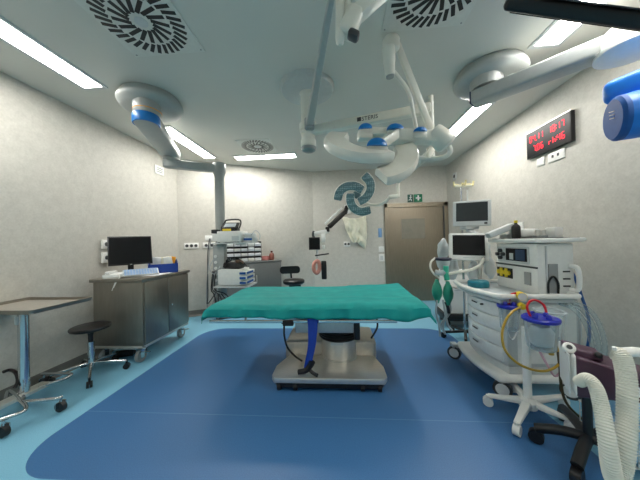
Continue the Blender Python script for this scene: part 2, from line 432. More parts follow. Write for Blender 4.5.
MB().box(hp+V((.20, -.06, 1.345)), (.42, .36, .018)).build('upper_shelf', PALEG, t, bevel=.004)
MB().box(hp+V((.25, -.06, .735)), (.50, .38, .02)).build('lower_shelf', PALEG, t, bevel=.004)
MB().box(hp+V((-.02, -.10, 1.52)), (.10, .08, .055)).build('camera_head', BLACK, t, bevel=.006)
MB().box(hp+V((-.02, -.10, 1.43)), (.08, .07, .10)).build('side_bracket', OFFW, t, bevel=.006)
cb = []
for k, (sx, dz, dx) in enumerate(((-.09, .50, -.02), (-.07, .42, -.06), (-.05, .35, .03), (-.03, .40, .08), (0., .38, .16))):
    z = 1.42 if k < 2 else .95
    P = [V((sx, -.15, z)), V((sx-.02, -.17, z-.25)), V((sx+dx, -.19, .62)), V((sx+dx+.04*k, -.2, dz)), V((sx+.05, -.12, .62))]
    MB().tube([hp+p for p in P], .0075, 7, 8).build('cable', [DARKG, MIDG, BLACK, DARKG, BLACK][k], t)
P = [V((-.04, -.15, 1.12)), V((-.06, -.22, 1.0)), V((.02, -.24, .92)), V((.06, -.16, 1.02))]
MB().tube([hp+p for p in P], .006, 7, 8).build('cable', CLEARW, t)

# things standing on the left boom's shelves
hb = V((B1.x, B1.y, 0))
t = thing('electrosurgical_unit', 'white boxy device on the upper shelf of the left boom', 'medical device', hb+V((.21, -.09, 1.354)))
MB().box((.02, 0, .085), (.34, .28, .15)).build('case', OFFW, t, bevel=.008)
MB().box((.115, -.142, .06), (.1, .006, .06)).build('front_panel', PALEG, t)
fm = MB()
for x in (-.14, .14):
    for y in (-.1, .1): fm.cyl((x, y, 0), (x, y, .011), .012, seg=10)
fm.build('feet', BLACK, t)
t = thing('defibrillator_case', 'black and yellow handheld device with handle, on top of the white boxy device', 'medical device', hb+V((.20, -.09, 1.515)), .1)
MB().box((0, 0, .03), (.22, .16, .055)).build('body', BLACK, t, bevel=.012)
MB().box((-.03, -.081, .02), (.12, .006, .03)).build('yellow_label', YELLB, t)
MB().box((0, -.01, .085), (.24, .02, .13), rx=-.9).build('screen_frame', BLACK, t, bevel=.006)
MB().box((0, -.022, .09), (.16, .006, .085), rx=-.9).build('screen', mat('pale_screen', (190, 200, 205), .3), t)
MB().tube([(-.11, .05, .05), (-.10, .06, .15), (-.05, .06, .175), (.10, .06, .175), (.13, .06, .13), (.11, .05, .05)], .012, 8, 5).build('handle', BLACK, t)
t = thing('device_module', 'small grey module with blue face beside the white boxy device on the boom', 'medical device', hb+V((.48, -.06, 1.354)))
MB().box((0, 0, .035), (.14, .22, .07)).build('case', PALEG, t, bevel=.006)
MB().box((0, -.112, .04), (.12, .006, .03)).build('face', BLUEDK, t)
MB().box((0, 0, .1), (.11, .2, .055)).build('upper_case', PALEG, t, bevel=.006)
MB().tube([(.05, -.1, .1), (.12, -.12, .16), (.16, -.06, .1), (.12, .02, .03)], .006, 7, 8).build('lead', CLEARW, t)
for o in []: pass
MB().box((hb.x-o_.x+.46, hb.y-o_.y-.06, 1.345-CE), (.2, .3, .018)).build('side_shelf', PALEG, bpy.data.objects['supply_boom'], bevel=.004)
MB().box((hb.x-o_.x+.34, hb.y-o_.y-.06, 1.33-CE), (.12, .1, .02)).build('shelf_arm', PALEG, bpy.data.objects['supply_boom'])
t = thing('insufflator_unit', 'white machine with blue striped modules on the lower shelf of the left boom', 'medical device', hb+V((.27, -.07, .746)))
MB().box((-.04, 0, .12), (.34, .32, .22)).build('case', OFFW, t, bevel=.01)
st = MB()
for i in range(3): st.box((.16, -.02, .05+.065*i), (.1, .34, .05))
st.build('modules', OFFW, t, bevel=.004)
st = MB()
for i in range(3): st.box((.16, -.193, .05+.065*i), (.085, .006, .03)); st.box((.2125, -.04, .05+.065*i), (.005, .24, .03))
st.build('blue_faces', BLUEDK, t)
t = thing('cable_bundle', 'tangle of black leads and a dark pouch on top of the white striped machine', 'cables', hb+V((.25, -.07, .977)))
MB().box((-.02, 0, .045), (.26, .2, .09), ry=.08).build('pouch', mat('dark_pouch', (46, 44, 44), .6, 0, .2), t, bevel=.03)
MB().box((.08, -.05, .1), (.12, .1, .05), rz=.5, ry=.3).build('brown_lead_coil', mat('brown_lead', (104, 76, 60), .5), t, bevel=.02)
for k in range(4):
    a = k*1.3; MB().tube([(-.14+.03*k, -.1, .03), (-.06, -.13-.01*k, .1+.01*k), (.05, -.1, .13+.012*k), (.12, -.08+.03*k, .08), (.16, .02, .03)], .006, 7, 8).build('lead', BLACK, t)

# ------------------------------------------------------------------ grey cabinet, bins, bottle
wa = math.atan2(CORN[2][1]-CORN[1][1], CORN[2][0]-CORN[1][0])
dw = V((math.cos(wa), math.sin(wa), 0)); nw = V((math.sin(wa), -math.cos(wa), 0))
wp = lambda s, off: V((CORN[1][0], CORN[1][1], 0)) + dw*s + nw*off
gc = wp(1.36, .245)
t = thing('grey_cabinet', 'plain grey cabinet standing against the slanted corner wall', 'cabinet', gc, wa)
MB().b2((-.75, -.21, .08), (.45, .21, .97)).build('body', CABG, t, bevel=.003)
MB().b2((-.76, -.225, .97), (.46, .22, 1.0)).build('top', CABG, t, bevel=.003)
for x in (-.45, .15):
    dr = MB().box((x, -.218, .52), (.585, .016, .86)).build('door', CABG, t, bevel=.003)
    MB().tube([(x-math.copysign(.17, x), -.226, .6), (x-math.copysign(.17, x), -.25, .62), (x-math.copysign(.17, x), -.25, .72), (x-math.copysign(.17, x), -.226, .74)], .005, 8, 3).build('handle', STEEL, dr)
MB().b2((-.73, -.19, 0), (.43, .19, .08)).build('plinth', DARKG, t)
og = gc + dw*(-.22) - nw*(-.02) + V((0, 0, 1.0))
t = thing('parts_organiser', 'dark rack of small white storage bins on the grey cabinet', 'storage rack', og, wa)
fr = MB(); W_, H_ = .62, .37
fr.b2((-W_/2, .1, 0), (W_/2, .115, H_))
for i in range(6): x = -W_/2 + W_*i/5; fr.b2((x-.004, -.1, 0), (x+.004, .1, H_))
for j in range(5): z = H_*j/4; fr.b2((-W_/2, -.1, z-.004 if j else 0), (W_/2, .1, z+.004))
fr.build('rack', DARKG, t, smooth=False)
for j in range(4):
    for i in range(5):
        x = -W_/2 + W_*(i+.5)/5; z = H_*j/4+.006
        bn = MB().b2((x-.056, -.105, z), (x+.056, .095, z+.052)); bn.box((x, -.112, z+.026), (.112, .02, .05), rx=.3)
        tall = (i == 3 and j >= 2)
        if tall: bn.b2((x-.05, -.1, z+.05), (x+.05, .05, z+.08))
        bn.build('bin', PAPER if (i+j) % 3 else OFFW, t, bevel=.002)
def bottle(name, label, loc, r, h, body, cap, capname='cap'):
    t = thing(name, label, 'bottle', loc)
    MB().lathe((0, 0, 0), [(0, 0), (r*.95, 0), (r, .01), (r, h*.6), (r*.85, h*.7), (r*.36, h*.8), (r*.34, h*.88), (0, h*.88)], 20).build('body', body, t)
    MB().lathe((0, 0, 0), [(0, h*.86), (r*.42, h*.86), (r*.42, h), (0, h)], 16).build(capname, cap, t)
    return t
bottle('liquid_bottle', 'pinkish bottle with dark cap at the right end of the grey cabinet top', gc+dw*.3+nw*.05+V((0, 0, 1.0)), .05, .18, mat('bottle_pink', (150, 92, 80), .3), BROWN)
tag(MB().box((0, 0, .04), (.14, .1, .08)).build('carton', mat('carton_red', (190, 120, 116), .6), None, bevel=.004), 'small reddish carton between the storage bins and the pinkish bottle', 'box').location = gc+dw*.17+nw*.06+V((0, 0, 1.0))

# ------------------------------------------------------------------ chair behind table
t = thing('swivel_chair', 'black padded swivel chair with backrest behind the green draped table', 'chair', (-.80, 4.15, 0), .15)
MB().lathe((0.03, -.02, .62), [(0, 0), (.16, 0), (.185, .02), (.185, .06), (.16, .08), (0, .085)], 28).build('seat', BLKSH, t)
MB().prism(rrect(.36, .13, .055, 6), -.03, .03).build('tmp', BLKSH)
bk = bpy.data.objects['tmp']; bk.name = 'backrest'; bk.data.name = 'backrest'; bk.parent = t; bk.location = (-.04, .16, .845); bk.rotation_euler = (PI/2, 0, 0)
MB().tube([(0, .05, .60), (0, .2, .60), (-.02, .23, .68), (-.03, .2, .845)], .016, 10, 6).build('back_bracket', BLACK, t)
MB().cyl((0, 0, .62), (0, 0, .1), .026, seg=14).build('gas_column', CHROME, t)
MB().box((.05, -.05, .60), (.2, .12, .03)).build('mechanism', BLACK, t, bevel=.008)
for k in range(5):
    a = 2*PI*k/5+.3; e = V((.26*math.cos(a), .26*math.sin(a), .075))
    lg = MB().beam((0, 0, .11), e, .035, .03).build('leg', BLACK, t, bevel=.006)
    MB().cyl(e+V((-.015*math.sin(a), .015*math.cos(a), -.047)), e+V((.015*math.sin(a), -.015*math.cos(a), -.047)), .028, seg=14).build('caster', BLACK, lg)

# ------------------------------------------------------------------ operating table
tb = V((-.21, 2.63, 0))
t = thing('operating_table', 'steel operating table on a low wheeled base, under a green cloth', 'operating table', tb)
bx0, bx1, by0, by1 = -.42, .62, -.49, .42
poly = [(bx0, by0), (bx1, by0), (bx1+.0, by0+.2), (bx1-.06, by1), (bx0+.10, by1), (bx0, by0+.2)]
poly = [(bx0+.03, by0), (bx1-.03, by0), (bx1, by0+.05), (bx1, by0+.22), (bx1-.07, by0+.48), (bx0+.10, by0+.48), (bx0, by0+.22), (bx0, by0+.05)]
MB().prism(poly, .075, .125).build('base_plate', STEEL, t, bevel=.008)
MB().prism([(x*.95+.005, y*.96-.005) for x, y in poly], .03, .076).build('base_skirt', BLACK, t, bevel=.004)
MB().b2((bx0+.04, by0+.44, .06), (bx1-.03, by1, .27)).build('rear_housing', mat('housing_steel', (192, 186, 174), .35, .6, .06), t, bevel=.03, seg=3)
for x in (bx0+.07, bx1-.07, bx0+.22, bx1-.22):
    for y in ((by0+.035,) if x in (bx0+.22, bx1-.22) else (by0+.035, by1-.1)):
        w_ = MB().cyl((x-.016, y, .032), (x+.016, y, .032), .032, seg=16).build('caster', BLACK, t)
        MB().cyl((x-.018, y, .032), (x+.018, y, .032), .012, seg=12).build('hub', MIDG, w_)
cxy = V((.20, -.02, 0))
MB().lathe(cxy, [(.0, .12), (.195, .12), (.195, .135), (.185, .14), (.185, .33), (0, .33)], 40).build('column', STEEL, t)
bel = [(.0, .325)]
for i in range(6): z = .33+i*.025; bel += [(.205, z), (.215, z+.013), (.205, z+.024)]
MB().lathe(cxy, bel+[(.0, .49)], 40).build('bellows', BLACK, t)
MB().box(cxy+V((-.02, -.19, .315)), (.12, .012, .03)).build('rating_plate', PALEG, t)
MB().b2((-.21, -.36, .475), (.34, .34, .60)).build('lift_head', mat('lift_steel', (188, 190, 188), .35, .7, .05), t, bevel=.008)
MB().b2((.345, -.34, .40), (.40, .2, .61)).build('side_bracket', BLACK, t, bevel=.01)
for k, (xa, xb) in enumerate(((-1.0, -.42), (-.41, .38), (.39, .99))):
    MB().b2((xa, -.36, .62), (xb, .36, .648)).build('top_section', STEEL, t, bevel=.004)
    MB().b2((xa+.005, -.36, .649), (xb-.005, .36, .735)).build('pad', BLKSH, t, bevel=.015)
for y in (-.43, .43):
    for (xa, xb) in ((-1.01, -.06), (-.03, .72)):
        r_ = MB().b2((xa, y-.006, .594), (xb, y+.006, .622)).build('side_rail', CHROME, t, bevel=.002)
        sp = MB()
        for i in range(4):
            x = xa+.06+(xb-xa-.12)*i/3; sp.cyl((x, y, .608), (x, y*.83, .632), .008, seg=8)
        sp.build('spacers', STEEL, r_)
MB().box((-.26, -.43, .595), (.10, .04, .05)).build('rail_clamp', BLACK, t, bevel=.008)
MB().tube([(-.30, -.42, .58), (-.30, -.43, .48), (-.28, -.40, .36), (-.24, -.3, .24), (-.18, -.2, .135)], .009, 8, 8).build('cable', BLACK, t)
MB().tube([(.56, -.3, .62), (.56, -.33, .52), (.50, -.34, .42)], .009, 8, 8).build('cable', BLACK, t)

# blue strap hanging from the rail
t = thing('body_strap', 'blue webbing strap with black clamp hanging from the front rail of the table', 'strap', tb+V((-.045, -.455, .125)))
P = [(.015, 0, .515), (.012, -.005, .40), (.0, -.004, .27), (-.03, .0, .14), (-.05, .015, .06)]
m = MB(); rs = []
for i, p in enumerate(spline([V(q) for q in P], 6)):
    k = i/24; hw = .046*(1-.35*k); tw = .5*math.sin(k*3)
    a = V((math.cos(tw), math.sin(tw), 0)); b_ = V((-math.sin(tw), math.cos(tw), 0))
    rs.append([p-a*hw-b_*.002, p+a*hw-b_*.002, p+a*hw+b_*.002, p-a*hw+b_*.002])
m.rings(rs).build('webbing', STRAPB, t)
MB().tube([(.0, .005, .13), (-.02, .005, .09), (-.06, .0, .05), (-.13, .0, .035)], lambda k: .03-.008*k, 10, 5).build('clamp', BLACK, t)
MB().tube([(-.03, 0, .06), (.01, -.01, .03), (.05, -.012, .012)], .016, 8, 5).build('clamp_lever', BLACK, t)

# green drape
X0, X1, Y0, Y1, ZT = -1.015, .985, -.46, .50, .764
dm = MB(); nx, ny = 96, 56; ohx, ohy = .11, .088
def fold(s, lo, hi, oh):
    if s < lo: return lo, lo-s, -1
    if s > hi: return hi, s-hi, 1
    return s, 0, 0
from mathutils import noise as NZ
for j in range(ny+1):
    for i in range(nx+1):
        s = X0-ohx + (X1-X0+2*ohx)*i/nx; q = Y0-ohy + (Y1-Y0+2*ohy)*j/ny
        x, dx, sx = fold(s, X0, X1, ohx); y, dy, sy = fold(q, Y0, Y1, ohy)
        if sy < 0: dy *= 1 + .10*math.sin(3.1*s+.5) + (.35 if (.62 < s < .98) else 0)*math.sin((s-.62)/.36*PI)*.8
        ddrop = math.hypot(dx, dy) if dx and dy else dx+dy
        n_ = NZ.noise(V((s*2.6, q*2.6, 1.3)))*.012 + NZ.noise(V((s*9, q*5, 4.)))*.004
        ridge = .005*math.exp(-((q+.18+.06*s)/.03)**2) + .004*math.exp(-((q-.1-.05*s)/.025)**2) + .004*math.exp(-((s-.35)/.03)**2)
        er = 1-min(1, min(x-X0, X1-x)/.05+0) if False else 0
        # rounded shoulder at the edges
        def sh(d_): return max(0, 1-d_/.045)
        e = max(sh(x-X0), sh(X1-x), sh(y-Y0), sh(Y1-y))
        z = ZT + n_ + ridge - .03*e*e
        z += .035*max(0, (x-.3)/.73)*max(0, (y+.47)/.94) # pillow under the far right corner
        wav = .014*math.sin(s*17+1)*min(1, ddrop/.08) + .008*math.sin(s*41)*min(1, ddrop/.08)
        X = x + sx*(.012+wav*.6)*(1 if dx else 0) + sx*.25*dx
        Y = y + sy*(.012+wav)*(1 if dy else 0) + sy*.12*dy
        dm.v.append((X, Y, z-ddrop*.97))
for j in range(ny):
    for i in range(nx):
        a = j*(nx+1)+i; dm.f.append((a, a+1, a+nx+2, a+nx+1)); dm.mi.append(0)
dr = dm.build('surgical_drape', DRAPE)
dr.location = tb
tag(dr, 'green cloth spread over the top of the operating table', 'cloth')
md = dr.modifiers.new('thickness', 'SOLIDIFY'); md.thickness = .004; md.offset = -1

# ------------------------------------------------------------------ steel cabinet on casters, left
t = thing('steel_cabinet', 'wheeled stainless steel cabinet with two doors against the left wall', 'cabinet', (-2.52, 3.01, 0))
hx, hy = .30, .415
MB().b2((-hx, -hy, .20), (hx, hy, .93)).build('body', DSTEEL, t, bevel=.004)
MB().b2((-hx-.02, -hy-.03, .93), (hx+.02, hy+.03, .968)).build('top', DSTEEL, t, bevel=.005)
for (ya, yb_) in ((-hy+.015, -.02), (-.012, hy-.015)):
    dr_ = MB().b2((hx, ya, .225), (hx+.018, yb_, .915)).build('door', DSTEEL, t, bevel=.004)
    if ya > -.1: MB().lathe((hx+.018, ya+.05, .56), [(.012, 0), (.012, .012), (0, .014)], 14, (1, 0, 0)).build('lock', CHROME, dr_)
MB().b2((-hx, -hy, .17), (hx, hy, .20)).build('chassis', STEEL, t, bevel=.004)
for x in (-.22, .22):
    for y in (-.36, .36):
        c0 = V((x, y, 0)); fk = MB()
        fk.box(c0+V((-.022, 0, .10)), (.005, .05, .11)); fk.box(c0+V((.022, 0, .10)), (.005, .05, .11)); fk.box(c0+V((0, 0, .16)), (.07, .07, .02))
        f_ = fk.build('caster_fork', CHROME, t, smooth=False)
        MB().cyl(c0+V((-.018, 0, .07)), c0+V((.018, 0, .07)), .068, seg=22).build('wheel', MIDG, f_)
        if x > 0: MB().beam(c0+V((.02, -.03, .12)), c0+V((.13, -.02, .125)), .03, .008).build('brake_pedal', CHROME, f_)
MB().tube([(.32, -hy-.03, .215), (.34, -hy-.05, .20), (-.05, -hy-.05, .19)], .008, 8, 4).build('bumper', CHROME, t)
ct = V((-2.52, 3.01, .968))
t = thing('desktop_monitor', 'black flat screen monitor on top of the steel cabinet', 'monitor', ct+V((-.09, -.13, 0)), math.radians(45))
MB().box((0, 0, .315), (.44, .022, .37), rx=-.28, ry=-.01).build('panel', BLACK, t, bevel=.004)
MB().box((0, -.0115, .318), (.415, .003, .335), rx=-.28, ry=-.01).build('screen', SCREEN, t)
MB().box((0, -.060, .144), (.02, .003, .008), rx=-.28).build('logo', PALEG, t)
MB().box((0, .03, .12), (.06, .02, .2)).build('stand', BLACK, t, bevel=.004)
MB().prism(rrect(.22, .16, .03), 0, .012).build('foot', BLACK, t, bevel=.003)
t = thing('keyboard', 'pale keyboard propped up under the black monitor', 'keyboard', ct+V((.08, -.17, .032)), math.radians(45)); t.rotation_euler = (.5, 0, math.radians(45))
MB().box((0, 0, .012), (.36, .13, .018)).build('case', PALEG, t, bevel=.003)
ks = MB()
for r in range(4):
    for c in range(12): ks.box((-.154+.028*c, -.045+.03*r, .024), (.023, .024, .006))
ks.build('keys', mat('key_blue', (150, 178, 214), .5), t, smooth=False)
tag(MB().box((0, 0, .0015), (.21, .297, .003), rz=.1).build('paper_sheet', PAPER), 'white paper sheet at the front edge of the steel cabinet top', 'paper').location = ct+V((.20, -.06, 0))
t = thing('desk_telephone', 'small white boxy device with curled lead left of the black monitor', 'telephone', ct+V((-.10, -.35, 0)), .3)
MB().box((0, 0, .03), (.17, .15, .05), rx=.1).build('base', OFFW, t, bevel=.012)
MB().box((-.03, 0, .068), (.05, .17, .03)).build('handset', WHITE, t, bevel=.012)
MB().tube([(.06, -.06, .03), (.10, -.09, .02), (.08, -.112, -.03), (.05, -.12, -.10), (.07, -.115, -.03), (.03, -.11, -.13)], .004, 6, 8).build('lead', WHITE, t)
t = thing('storage_bin', 'blue open-front plastic bin full of packets at the far end of the steel cabinet', 'bin', ct+V((.12, .16, 0)), math.radians(38))
bm_ = MB(); bm_.b2((-.17, -.12, 0), (.17, .12, .008)); bm_.b2((-.17, .112, 0), (.17, .12, .16)); bm_.b2((-.17, -.12, 0), (.17, -.112, .12))
for x in (-.17, .162):
    bm_.add([(x, -.12, 0), (x+.008, -.12, 0), (x+.008, .12, 0), (x, .12, 0), (x, -.12, .12), (x+.008, -.12, .12), (x+.008, .12, .17), (x, .12, .17)], [(3, 2, 1, 0), (4, 5, 6, 7), (0, 1, 5, 4), (1, 2, 6, 5), (2, 3, 7, 6), (3, 0, 4, 7)])
bm_.build('shell', BIN, t, smooth=False)
for k, (x, y, s_, mm, lb, rz) in enumerate(((-.09, 0, .12, PAPER, 'white packet on the left in the blue bin', .4), (.02, .02, .13, CREAM, 'cream packet in the middle of the blue bin', -.2), (.09, .03, .10, ORANGE, 'orange packet at the right in the blue bin', .3), (.06, -.05, .10, OFFW, 'pale packet at the front of the blue bin', .1))):
    p_ = MB().box((0, 0, .105), (s_, .035, .19), ry=.15*(-1)**k).build('packet', mm, None, bevel=.008)
    tag(p_, lb, 'packet', 'packets in the blue bin'); p_.location = t.location + Matrix.Rotation(math.radians(38), 3, 'Z') @ V((x, y, .012)); p_.rotation_euler = (0, 0, rz+.6)

# ------------------------------------------------------------------ stool
t = thing('rolling_stool', 'round black stool on chrome column and five wheeled feet in front of the steel cabinet', 'stool', (-2.60, 2.36, 0))
MB().lathe((0, 0, .475), [(0, 0), (.145, 0), (.163, .01), (.168, .025), (.163, .037), (.15, .043), (0, .046)], 36).build('seat', BLKSH, t)
MB().cone([((0, 0, .46), .03), ((0, 0, .42), .022), ((0, 0, .34), .02)], 16).build('spindle', BLACK, t)
MB().cyl((0, 0, .35), (0, 0, .09), .03, seg=18).build('column', CHROME, t)
for k in range(5):
    a = math.radians((-45, 27, 95, 150, 214)[k]); e = V((.30*math.cos(a), .30*math.sin(a), .085))
    lg = MB().tube([(0, 0, .13), (.1*math.cos(a), .1*math.sin(a), .12), e], .014, 10, 4).build('leg', CHROME, t)
    n_ = V((-math.sin(a), math.cos(a), 0)); cc = V((e.x, e.y, .03))
    cs = MB(); cs.cyl(cc-n_*.022, cc-n_*.004, .03, seg=16); cs.cyl(cc+n_*.004, cc+n_*.022, .03, seg=16); cs.cyl(cc, e+V((0, 0, .005)), .01, seg=8)
    cs.build('caster', BLACK, lg)
t = thing('floor_cables', 'dark coil of cable and power box on the floor under the steel cabinet', 'cables', (-2.62, 2.78, 0))
MB().box((.0, .0, .035), (.2, .09, .06), rz=.4).build('power_box', BLACK, t, bevel=.006)
MB().tube([(.1, .05, .01), (.16, .1, .012), (.1, .2, .012), (-.05, .22, .012), (-.12, .1, .012), (-.02, -.02, .06)], .008, 7, 8).build('cord', BLACK, t)

# ------------------------------------------------------------------ instrument (mayo) stand
t = thing('instrument_stand', 'stainless tray stand on wheels at the left edge, beside the black stool', 'tray stand', (-2.66, 1.86, 0))
lx0, lx1, ly0, ly1 = -.27, .38, -.22, .23; z = .852
tr = MB(); tr.b2((lx0, ly0, z-.006), (lx1, ly1, z))
tr.build('tray', mat('tray_steel', (188, 182, 172), .45, .7, .04), t, smooth=False)
rm = MB(); 
pts = [(x+(lx0+lx1)/2, y+(ly0+ly1)/2, z+.02) for x, y in rrect(lx1-lx0, ly1-ly0, .025, 4)]
rs = []
for i, p in enumerate(pts):
    c_ = V(((lx0+lx1)/2, (ly0+ly1)/2, 0)); o = (V(p)-c_); o.z = 0; o.normalize(); p = V(p)
    rs.append([p+o*.010+V((0, 0, .004)), p+o*.010+V((0, 0, -.002)), p+V((0, 0, -.028)), p-o*.003+V((0, 0, -.026)), p-o*.003+V((0, 0, .004))])
rm.rings(rs, close=True).build('tray_rim', mat('rim_steel', (150, 144, 134), .4, .85, .05), t)
MB().cyl((0, 0, .12), (0, 0, .82), .034, seg=22).build('post', CHROME, t)
MB().b2((-.06, -.05, .81), (.16, .05, .8455)).build('tray_bracket', CHROME, t, bevel=.004)
MB().box((-.01, -.036, .74), (.03, .012, .07)).build('height_lock', PALEG, t, bevel=.006)
MB().b2((-.05, -.22, .10), (.05, .16, .13)).build('cross_bar', STEEL, t, bevel=.006)
for (ya, xa, xb) in ((.16, -.26, .16), (.02, -.05, .37), (-.27, -.24, .24)):
    pass
def runner(pts): return MB().tube(pts, .014, 10, 5).build('leg_tube', CHROME, t)
r1 = runner([(.02, -.02, .115), (.08, -.06, .12), (.14, -.10, .12), (.36, -.06, .12), (.38, -.03, .115)])
r2 = runner([(.02, .06, .115), (.04, .12, .12), (.10, .22, .12), (.06, .30, .12), (-.24, .30, .115)])
IS = V((-2.66, 1.86, 0)); r3 = runner([(-.03, -.10, .115), atz(9, 391, .12)-IS, atz(22, 402, .12)-IS, atz(26, 408, .12)-IS, atz(20, 413, .12)-IS, atz(-12, 424, .12)-IS])
MB().tube([(-.0, -.06, .20), atz(18, 381, .24)-IS, atz(16, 373, .30)-IS, atz(10, 370, .30)-IS, atz(3, 372, .30)-IS], .013, 10, 4).build('foot_bar', BLACK, t)
for (x, y), r_ in zip(((.37, -.03), (-.22, .30), tuple((atz(3, 420, .12)-IS)[:2])), (r1, r2, r3)):
    cs = MB(); cs.cyl((x, y, .115), (x, y, .07), .01, seg=8); cs.box((x, y-.02, .06), (.006, .04, .05)); cs.box((x, y+.02, .06), (.05, .008, .05))
    cs.build('caster_fork', CHROME, r_)
    MB().cyl((x-.0, y-.016, .04), (x, y+.016, .04), .04, seg=18).build('wheel', BLACK, r_)

# ------------------------------------------------------------------ central ceiling column: monitor arm + lamp arms
LC = V((-.27, 2.46, CE))
def P3(v): return V(v)-LC
t = thing('surgical_lamp', 'white ceiling mounted surgical lamp with blue caps over the table', 'surgical lamp', LC)
MB().lathe((0, 0, 0), [(0, 0), (.275, 0), (.275, -.02), (.26, -.045), (.12, -.06), (.08, -.065), (0, -.065)], 44).build('ceiling_mount', mat('mount_grey', (192, 197, 195), .4), t)
MB().lathe((0, 0, -.06), [(.085, 0), (.07, -.02), (.07, -.35), (.08, -.36), (.08, -.42), (.07, -.43), (.07, -.48), (.078, -.49), (.078, -.545), (.05, -.57), (0, -.57)], 28).build('column', LAMPW, t)
MB().lathe((0, 0, -.62), [(.079, 0), (.07, -.03), (.045, -.045), (0, -.045)], 28).build('column_cap', MIDG, t)
bB0, bB1 = V((-.25, 2.44, 2.46)), V((.83, 2.14, 2.46))
MB().beam(P3(bB0), P3(bB1), .075, .085).build('lower_beam', LAMPW, t, bevel=.015)
# lettering on the beam side that faces the room's near end
cu = bpy.data.curves.new('beam_lettering', 'FONT'); cu.body = '\u25A0STERIS'; cu.size = .052; cu.extrude = .0008; cu.align_x = 'CENTER'; cu.align_y = 'CENTER'
dB = (bB1-bB0).normalized(); nB = V((dB.y, -dB.x, 0))
tmp = bpy.data.objects.new('t', cu); COL.objects.link(tmp); bpy.context.view_layer.update()
me = bpy.data.meshes.new_from_object(tmp.evaluated_get(bpy.context.evaluated_depsgraph_get())); bpy.data.objects.remove(tmp)
me.materials.clear(); me.materials.append(DARKG)
lt = bpy.data.objects.new('beam_lettering', me); COL.objects.link(lt); lt.parent = t
pc = P3(bB0.lerp(bB1, .52)) + nB*.0385
lt.matrix_local = Matrix(((dB.x, 0, nB.x, pc.x), (dB.y, 0, nB.y, pc.y), (0, 1, 0, pc.z), (0, 0, 0, 1)))
MB().cyl(P3((.83, 2.14, 2.56)), P3((.83, 2.14, 2.08)), .024, seg=18).build('drop_pole', LAMPW, t)
# joint near the ceiling with its hanging sleeve
J = at(391, 42, 1.8); HB = at(443, 141, 1.88)
MB().lathe(P3(J), [(0, .035), (.05, .03), (.062, .01), (.062, -.05), (.05, -.06), (0, -.06)], 24).build('upper_joint', LAMPW, t, bevel=.004)
S0, S1 = at(388.5, 48, 1.78), at(390, 76, 1.8)
MB().cone([(P3(S0), .046), (P3(at(389.3, 62, 1.79)), .044), (P3(at(389.4, 63, 1.79)), .04), (P3(S1), .036)], 22).build('sleeve', LAMPW, t)
MB().cone([(P3(S1), .03), (P3(S1+(S1-S0)*.06), .028)], 18).build('sleeve_end', MIDG, t)
MB().beam(P3(at(397, 44, 1.84)), P3(at(431, 130, 1.93)), .05, .035, (0, -1, .3)).build('spring_arm', LAMPW, t, bevel=.01)
MB().tube([P3(at(394, 72, 1.82)), P3(at(405, 86, 1.84)), P3(at(409.5, 95, 1.85)), P3(at(413, 112, 1.88)), P3(at(417, 132, 1.9))], .015, 10, 5).build('yoke_rod', LAMPW, t)
h0, h1 = at(432, 131, 1.86), at(448, 145, 1.86)
MB().cone([(P3(h0), .058), (P3(h0.lerp(h1, .12)), .07), (P3(h0.lerp(h1, .8)), .082), (P3(h0.lerp(h1, .9)), .08), (P3(h1), .06)], 26).build('hub', LAMPW, t)
MB().tube([P3(at(449, 146, 1.93)), P3(at(450, 152, 1.93)), P3(at(444, 157, 1.95)), P3(at(430, 159, 2.0)), P3(at(414, 158, 2.0))], .02, 10, 6).build('handle_bar', LAMPW, t)
MB().tube([P3((.83, 2.14, 2.10)), P3(at(428, 156, 2.02)), P3(at(428, 160, 2.0))], .026, 12, 3).build('pole_end', LAMPW, t)
# lamp body arms
MB().beam(P3(at(393, 136, 1.88)), P3(at(437, 138, 1.86)), .095, .09, UP).build('body_arm', LAMPW, t, bevel=.009)
MB().beam(P3(at(362, 132, 1.92)), P3(at(396, 133, 1.90)), .08, .055, UP).build('body_arm', LAMPW, t, bevel=.008)
MB().beam(P3(at(378, 146, 1.74)), P3(at(396, 134, 1.88)), .09, .065, UP).build('body_arm', LAMPW, t, bevel=.009)
def node(x, y, tt, w, h, bw, bh):
    c = P3(at(x, y, tt)); m = MB()
    m.beam(c, c+FW*.10, w, h, UP); o = m.build('petal_joint', LAMPW, t, bevel=.016)
    # domed blue cap set in the top front of the joint
    k = MB(); rs = []
    top = c + UP*h*.5 + FW*.015
    for i in range(7):
        a = PI/2*i/6; rs.append([top + RT*bw/2*math.cos(b2)*math.cos(a) - FW*(.035*math.sin(b2)*math.cos(a)) + UP*(bh*math.sin(a)-.004) for b2 in [2*PI*j/20 for j in range(20)]])
        if i == 6: rs[-1] = [top+UP*bh for _ in range(20)] if False else rs[-1]
    k.rings(rs).build('blue_cap', BLUE, o)
node(366, 133, 1.88, .115, .075, .115, .05)
node(377.5, 151, 1.68, .155, .085, .145, .06)
node(396, 132, 1.84, .13, .05, .135, .05)
node(421, 134, 1.80, .10, .055, .10, .035)
NA = (UP*.80-FW*.6).normalized(); NBn = (UP*.62-FW*.76-RT*.15).normalized()
def petal(pts, nrm, w, h):
    o = MB().sweep([P3(p) for p in pts], nrm, w, h, 6).build('petal', LAMPW, t)
    MB().sweep([P3(p)-V(nrm)*h*.42 for p in pts], nrm, w*.86, h*.3, 6).build('lens', LENSD, o)
petal([at(388, 154, 1.74), at(374, 155, 1.69), at(358, 154, 1.68), at(343, 149, 1.72), at(335, 142, 1.80), at(340, 136, 1.90)], NA, .165, .07)
petal([at(403, 147, 1.88), at(407, 156, 1.82), at(403, 166, 1.76), at(394, 172, 1.71), at(381, 176, 1.68)], NBn, .17, .065)
